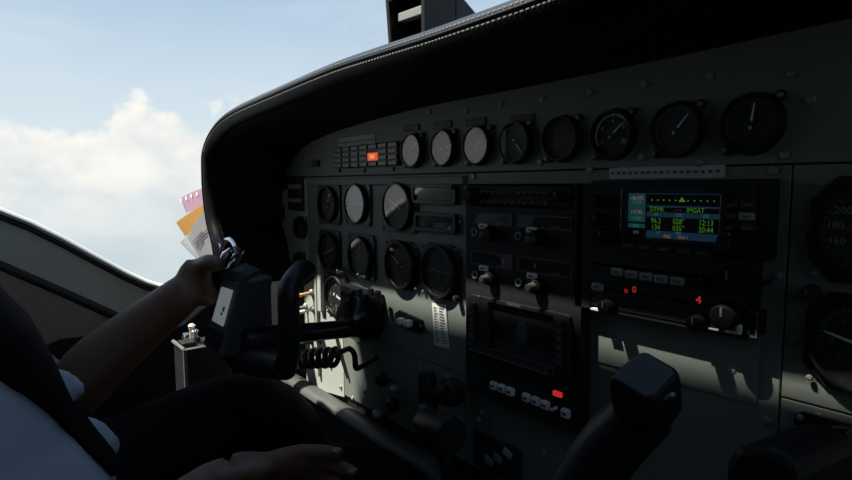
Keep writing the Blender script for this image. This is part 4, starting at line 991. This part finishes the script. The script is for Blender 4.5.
# front profile of the torso seen against the cabin, at x = XT
XT = -.52
prof = [PX(x, y, XT) for x, y in ((-40, 262), (0, 303), (30, 332), (52, 370), (76, 420), (105, 450), (118, 466))]
def torso_rings(grow=0.0):
    tab = []
    levels = [(prof[0].z + .06, prof[0].y - .02, .15, .105), (prof[0].z, prof[0].y, .165, .115)] + [(p.z, p.y, .165 + .006 * i, .118 + .004 * i) for i, p in enumerate(prof[1:])]
    for z, yf, a, d in levels:
        c = Vector((-.59, yf - d, z)); tab.append([c + Vector(((a + grow) * math.copysign(abs(math.cos(t)) ** .8, math.cos(t)), (d + grow) * math.copysign(abs(math.sin(t)) ** .8, math.sin(t)), 0)) for t in [2 * PI * k / 28 for k in range(28)]])
    return tab
ztop = prof[0].z + .06; ysh = prof[0].y - .13
rings = torso_rings()
cT = Vector((-.59, ysh, ztop))
shoulders = []
for dz, a, d in ((.05, .165, .10), (.10, .155, .085), (.14, .11, .07), (.165, .06, .055)):
    c = cT + Vector((0, -.005, dz)); shoulders.append([c + Vector((a * math.cos(t), d * math.sin(t), 0)) for t in [2 * PI * k / 28 for k in range(28)]])
low_c = Vector((-.59, prof[-1].y - .14, prof[-1].z - .09))
pel = [[low_c + Vector((.175 * math.cos(t), .15 * math.sin(t), 0)) for t in [2 * PI * k / 28 for k in range(28)]]]
def torso_mb(extra=True):
    r_ = list(reversed(shoulders)) + torso_rings() + (pel if extra else [])
    return MB().loft(r_)
shL = cT + Vector((-.165, -.05, .07)); shR = cT + Vector((.175, 0, .085))
elL = Vector((-.815, -.388, -.262)); wrL = P(187, 291, -.235); hdL = P(206, 279, -.215)
elR = Vector((-.40, -.55, -.36)); wrR = P(216, 484, -.275)
# hands
def hand(w, palm_end, side, fingers, thumb):
    parts = []
    d = (palm_end - w)
    parts.append(MB().tube([w - d * .1, w.lerp(palm_end, .3), w.lerp(palm_end, .75), palm_end], [.024, .034, .039, .031], 14, ry=[.018, .018, .016, .011], up=side))
    for pts, r in fingers:
        pts = [pts[0].lerp(w, .22)] + list(pts); parts.append(limb(pts, [r * 1.25, r * 1.25, r * 1.02, r * .96, r * .8], 10, sub=18))
    parts.append(limb(thumb, [.014, .0115, .009], 10, sub=9))
    return parts
# captain's left hand: wraps the left horn from behind
body = []
pe = P(207, 277, -.21)
sideL = Vector((0, .3, 1))
fl = []
for k in range(4):
    base = P(204 + k * 1.0, 264 + k * 12.0, -.215)
    tip1 = P(215 + k * 1.0, 264 + k * 12.0, -.165); tip2 = P(227 + k * .5, 269 + k * 12.0, -.163); tip3 = P(228 + k * .3, 272 + k * 12.0, -.18)
    fl.append(([base, tip1, tip2, tip3], .0088 - .0006 * (k == 3)))
body += hand(wrL, pe, sideL, fl, [P(200, 267, -.215), P(210, 262, -.222), P(221, 265, -.215)])
# right hand resting on thigh, fingers towards the knee
wr2 = wrR; pe2 = P(282, 462, -.215)
f2 = [([P(280, 458, -.217), P(300, 452, -.198), P(322, 452, -.184), P(342, 454, -.172)], .0090),
      ([P(284, 464, -.212), P(310, 461, -.190), P(336, 466, -.172), P(357, 474, -.158)], .0093),
      ([P(282, 471, -.212), P(304, 471, -.192), P(326, 478, -.176), P(342, 486, -.165)], .0090),
      ([P(272, 478, -.218), P(290, 481, -.200), P(306, 488, -.188), P(316, 494, -.178)], .0080)]
body += hand(wr2, pe2, Vector((0.6, 0, .3)), f2, [P(232, 465, -.262), P(252, 461, -.243), P(268, 461, -.229)])
# arms
body.append(limb([shL, (shL + elL) / 2 + Vector((-.02, 0, 0)), elL, elL.lerp(wrL, .3) + Vector((0, 0, .004)), wrL, wrL.lerp(pe, .25)], [.052, .048, .041, .043, .026, .025], 16, sub=26))
body.append(limb([shR, (shR + elR) / 2 + Vector((.02, 0, 0)), elR, elR.lerp(wrR, .35), wrR, wrR.lerp(pe2, .2)], [.052, .048, .041, .041, .026, .026], 16, sub=26))
# torso core, neck, head
body.append(MB().loft([[p.lerp(sum(r_, Vector()) / len(r_), .14) for p in r_] for r_ in (list(reversed(shoulders)) + torso_rings() + pel)]))
hc = cT + Vector((0, .035, .335))
body.append(limb([cT + Vector((0, -.005, .12)), cT + Vector((0, .010, .20)), hc + Vector((0, -.02, -.05))], [.060, .055, .055], 16, sub=8))
body.append(ball(hc, .1, (.76, .95, 1.12))); body.append(ball(hc + Vector((0, .028, -.055)), .06, (.88, .95, .95)))
body.append(limb([hc + Vector((0, .088, .018)), hc + Vector((0, .108, -.012)), hc + Vector((0, .098, -.022))], [.008, .013, .010], 10, sub=6))
for s in (-1, 1):
    body.append(ball(hc + Vector((s * .077, -.005, -.008)), .03, (.3, .7, 1.05)))
    body.append(limb([hc + Vector((s * .012, .092, .028)), hc + Vector((s * .035, .088, .034)), hc + Vector((s * .052, .073, .028))], [.006, .007, .006], 8, sub=6))
# legs
hipL, hipR = Vector((-.67, -.56, -.365)), Vector((-.51, -.56, -.40))
knL, knR = P(268, 393, -.13) + Vector((-.03, 0, -.044)), Vector((-.43, -.10, -.345))
legL = [hipL, hipL.lerp(knL, .5), knL, knL + Vector((0, .10, -.20)), knL + Vector((0, .18, -.44))]
legR = [hipR, hipR.lerp(knR, .5), knR, knR + Vector((.01, .12, -.20)), knR + Vector((.01, .22, -.43))]
body.append(limb(legL, [.070, .062, .048, .044, .034], 16, sub=26)); body.append(limb(legR, [.070, .062, .048, .044, .034], 16, sub=26))
for k in (legL[-1], legR[-1]): body.append(limb([k, k + Vector((0, .05, -.04)), k + Vector((0, .16, -.055))], [.034, .036, .022], 12, ry=.9, sub=8))
remesh(body, .0040, 'body', M['skin'], pr, 7)
# nails on the resting hand
for px, py, y in ((340, 451.5, -.1745), (355.5, 471.5, -.1600)):
    q = P(px, py, y) + Vector((.004, -.006, .0045)); MB().box(tuple(q), (.008, .010, .003), .0013, Matrix.Rotation(.5, 4, 'Z')).build('fingernail', M['nail'], pr, smooth=True)
# shirt: torso plus short sleeves
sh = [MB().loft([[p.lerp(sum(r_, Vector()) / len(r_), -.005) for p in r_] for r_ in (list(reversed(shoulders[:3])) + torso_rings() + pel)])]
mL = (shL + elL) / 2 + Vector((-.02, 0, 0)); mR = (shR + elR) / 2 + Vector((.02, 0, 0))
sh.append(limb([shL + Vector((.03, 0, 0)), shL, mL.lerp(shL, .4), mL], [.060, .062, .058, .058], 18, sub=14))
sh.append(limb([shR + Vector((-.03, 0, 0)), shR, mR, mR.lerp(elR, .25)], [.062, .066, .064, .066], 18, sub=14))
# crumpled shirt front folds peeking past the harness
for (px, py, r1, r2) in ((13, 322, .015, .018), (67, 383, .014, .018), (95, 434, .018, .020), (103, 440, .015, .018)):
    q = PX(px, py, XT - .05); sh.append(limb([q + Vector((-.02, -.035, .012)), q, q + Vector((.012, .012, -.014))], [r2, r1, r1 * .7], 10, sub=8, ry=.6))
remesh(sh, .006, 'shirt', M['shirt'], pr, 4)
# trousers
tz = prof[-1]
tr_ = [limb(legL[:4] + [legL[4] + Vector((0, -.01, .04))], [.086, .076, .062, .058, .056], 18, sub=26), limb(legR[:4] + [legR[4] + Vector((0, -.01, .04))], [.086, .078, .064, .058, .056], 18, sub=26),
       MB().loft([[Vector((-.59 + .185 * math.cos(t), low_c.y + .155 * math.sin(t), z)) for t in [2 * PI * k / 24 for k in range(24)]] for z in (low_c.z + .03, low_c.z - .05, low_c.z - .12)])]
remesh(tr_, .008, 'trousers', M['trouser'], pr, 5)
for k in (legL[-1], legR[-1]):
    remesh([limb([k + Vector((0, -.02, -.03)), k + Vector((0, .06, -.045)), k + Vector((0, .19, -.06))], [.043, .045, .032], 14, ry=1.0, sub=10)], .006, 'shoe', M['black_gloss'], pr, 4)
# harness strap along the torso front
def project(p):
    d = Vector(p) - CAM; z = d.dot(FW); return 426 + FOC * d.dot(RX) / z, 240 + FOC * d.dot(DN) / z
def edge_y(x):
    tb = [(-400, 150), (-60, 340), (0, 378), (30, 397), (58, 417), (85, 445), (112, 472), (140, 500)]
    for (xa, ya_), (xb, yb_) in zip(tb[:-1], tb[1:]):
        if x <= xb: return ya_ + (yb_ - ya_) * (x - xa) / (xb - xa)
    return 520
cs = []
for r_ in [shoulders[2], shoulders[1], shoulders[0]] + torso_rings(): cs.append((sum(r_, Vector()) / len(r_), (r_[0] - r_[14]).length / 2, (r_[7] - r_[21]).length / 2))
rows = []; GR = .006
for (ca_, aa, da), (cb_, ab, db) in zip(cs[:-1], cs[1:]):
    for k in range(6):
        f_ = k / 6; c = ca_.lerp(cb_, f_); a_ = aa + (ab - aa) * f_; d_ = da + (db - da) * f_
        def on(t, g): return c + Vector(((a_ + g) * math.copysign(abs(math.cos(t)) ** .8, math.cos(t)), (d_ + g) * math.copysign(abs(math.sin(t)) ** .8, math.sin(t)), 0))
        t_in = None
        for q_ in range(0, 100):
            t = math.radians(q_); u_, v_ = project(on(t, GR))
            if v_ < edge_y(u_): t_in = t; break
        if c.z > ztop - .01: t_in = math.radians(48)
        if t_in is None or t_in > math.radians(96): continue
        t_out = math.radians(100)
        n_ = 8; ts = [t_in + (t_out - t_in) * m_ / n_ for m_ in range(n_ + 1)]
        rows.append([on(t, GR) for t in ts] + [on(t, GR - .007) for t in reversed(ts)])
b_ = MB(); b_.loft(rows); b_.build('shoulder_harness', M['strap'], pr, smooth=True)
# hair, eyes, lips
hm = MB(); bmesh.ops.create_uvsphere(hm.bm, u_segments=24, v_segments=16, radius=.1)
for v in list(hm.bm.verts):
    if v.co.z < -.01 + (.05 if v.co.y > .03 else (-.04 if v.co.y < -.02 else .0)): hm.bm.verts.remove(v)
for v in hm.bm.verts: v.co = Vector((v.co.x * .81, v.co.y * 1.0, v.co.z * 1.19)) + hc + Vector((0, -.006, .004))
hm.build('hair', M['hair'], pr, smooth=True)
for s in (-1, 1):
    e = ball(hc + Vector((s * .032, .078, .012)), .013).build('eye', M['eye'], pr, smooth=True)
    ball(hc + Vector((s * .032, .0885, .012)), .006, (1, .6, 1)).build('iris', M['iris'], e, smooth=True)
limb([hc + Vector((-.024, .075, -.052)), hc + Vector((0, .088, -.05)), hc + Vector((.024, .075, -.052))], [.004, .0065, .004], 8, sub=8).build('mouth', M['lips'], pr, smooth=True)
# seat under the pilot
st_ = thing('pilot_seat', 'dark upholstered seat under the person in white shirt', 'seat', (-.59, -.7, ZF))
MB().box((-.59, -.56, -.53), (.46, .46, .10), .03, seg=3).build('cushion', M['trouser'], st_, smooth=True)
MB().box((-.59, -.88, -.15), (.44, .10, .72), .03, Matrix.Rotation(.08, 4, 'X'), seg=3).build('backrest', M['trouser'], st_, smooth=True)
MB().box((-.59, -.58, -.70), (.34, .36, .28), .02).build('pedestal', M['black_matte'], st_)

# ================================================================ WORLD, SUN, CAMERA
w = bpy.data.worlds.new('sky'); SC.world = w; w.use_nodes = True
nt = w.node_tree; nt.nodes.clear()
N_ = nt.nodes.new; Lk = nt.links.new
out = N_('ShaderNodeOutputWorld'); bg = N_('ShaderNodeBackground'); tc = N_('ShaderNodeTexCoord')
sep = N_('ShaderNodeSeparateXYZ'); Lk(tc.outputs['Generated'], sep.inputs[0])
def math_(op, a, b_=None, clamp=False):
    n = N_('ShaderNodeMath'); n.operation = op; n.use_clamp = clamp
    for i, v in enumerate((a, b_)):
        if v is None: continue
        if isinstance(v, (int, float)): n.inputs[i].default_value = v
        else: Lk(v, n.inputs[i])
    return n.outputs[0]
ramp = N_('ShaderNodeValToRGB'); Lk(math_('ADD', math_('MULTIPLY', sep.outputs['Z'], 1.0), .3, True), ramp.inputs[0])
e = ramp.color_ramp.elements; e[0].position = 0.0; e[0].color = (.52, .62, .67, 1); e[1].position = 1.0; e[1].color = (.16, .29, .52, 1)
for pos, c in ((.22, (.56, .68, .74)), (.36, (.72, .83, .87)), (.46, (.62, .745, .85)), (.60, (.43, .585, .765))):
    k = e.new(pos); k.color = (*c, 1)
def noise(scale, detail, off, zsc=1.0, rough=.55):
    mp = N_('ShaderNodeMapping'); mp.inputs['Location'].default_value = off; mp.inputs['Scale'].default_value = (1, 1, zsc)
    Lk(tc.outputs['Generated'], mp.inputs[0]); n = N_('ShaderNodeTexNoise'); n.inputs['Scale'].default_value = scale; n.inputs['Detail'].default_value = detail; n.inputs['Roughness'].default_value = rough
    Lk(mp.outputs[0], n.inputs['Vector']); return n.outputs['Fac']
n1 = noise(5.0, 8, (1.7, .35, .2), 1.25); n2 = noise(3.0, 5, (0.3, 2.2, 5.0), 4.0); n3 = noise(14, 6, (3, 1, 2), 1.0)
# cumulus bank: dense below ~8 degrees of elevation, edge broken up by noise
h = math_('SUBTRACT', math_('MULTIPLY', n1, .62), sep.outputs['Z'])
h = math_('ADD', h, math_('MULTIPLY', math_('SUBTRACT', n3, .5), .05))
cm = N_('ShaderNodeMapRange'); cm.inputs['From Min'].default_value = .225; cm.inputs['From Max'].default_value = .27; cm.interpolation_type = 'SMOOTHSTEP'; Lk(h, cm.inputs[0])
lo = N_('ShaderNodeMapRange'); lo.inputs['From Min'].default_value = -.13; lo.inputs['From Max'].default_value = .05; lo.interpolation_type = 'SMOOTHSTEP'; Lk(sep.outputs['Z'], lo.inputs[0])
cmask = math_('MULTIPLY', cm.outputs[0], math_('ADD', math_('MULTIPLY', lo.outputs[0], .75), .2))
wisp = N_('ShaderNodeMapRange'); wisp.inputs['From Min'].default_value = .50; wisp.inputs['From Max'].default_value = .78; Lk(n2, wisp.inputs[0])
mx1 = N_('ShaderNodeMix'); mx1.data_type = 'RGBA'; Lk(math_('MULTIPLY', wisp.outputs[0], .45), mx1.inputs[0]); Lk(ramp.outputs[0], mx1.inputs[6]); mx1.inputs[7].default_value = (.80, .86, .90, 1)
shade = N_('ShaderNodeMix'); shade.data_type = 'RGBA'; shade.inputs[6].default_value = (.74, .79, .81, 1); shade.inputs[7].default_value = (1.02, .99, .93, 1); n4 = noise(7, 5, (5, 2, 7), 1.6); sh_ = N_('ShaderNodeMapRange'); sh_.inputs['From Min'].default_value = .32; sh_.inputs['From Max'].default_value = .56; Lk(n4, sh_.inputs[0]); Lk(sh_.outputs[0], shade.inputs[0])
mx2 = N_('ShaderNodeMix'); mx2.data_type = 'RGBA'; Lk(cmask, mx2.inputs[0]); Lk(mx1.outputs[2], mx2.inputs[6]); Lk(shade.outputs[2], mx2.inputs[7])
Lk(mx2.outputs[2], bg.inputs['Color']); bg.inputs['Strength'].default_value = 1.0
Lk(bg.outputs[0], out.inputs[0])
sd = bpy.data.lights.new('sun', 'SUN'); sd.energy = 11.5; sd.angle = math.radians(1.2); sd.color = (1.0, .97, .88)
so = bpy.data.objects.new('sun', sd); COL.objects.link(so)
so.rotation_euler = Vector((.62, 1.0, -1.87)).to_track_quat('-Z', 'Y').to_euler(); so.location = (-1.5, -2, 4)
cd = bpy.data.cameras.new('camera'); co = bpy.data.objects.new('camera', cd); COL.objects.link(co)
cd.sensor_width = 36; cd.lens = FOC * 36 / 852; cd.clip_start = .01
mw = Matrix.Identity(4)
for i in range(3): mw[i][0] = RX[i]; mw[i][1] = -DN[i]; mw[i][2] = -FW[i]; mw[i][3] = CAM[i]
co.matrix_world = mw
SC.camera = co
SC.view_settings.view_transform = 'Standard'; SC.view_settings.look = 'None'; SC.view_settings.exposure = 0; SC.view_settings.gamma = 1
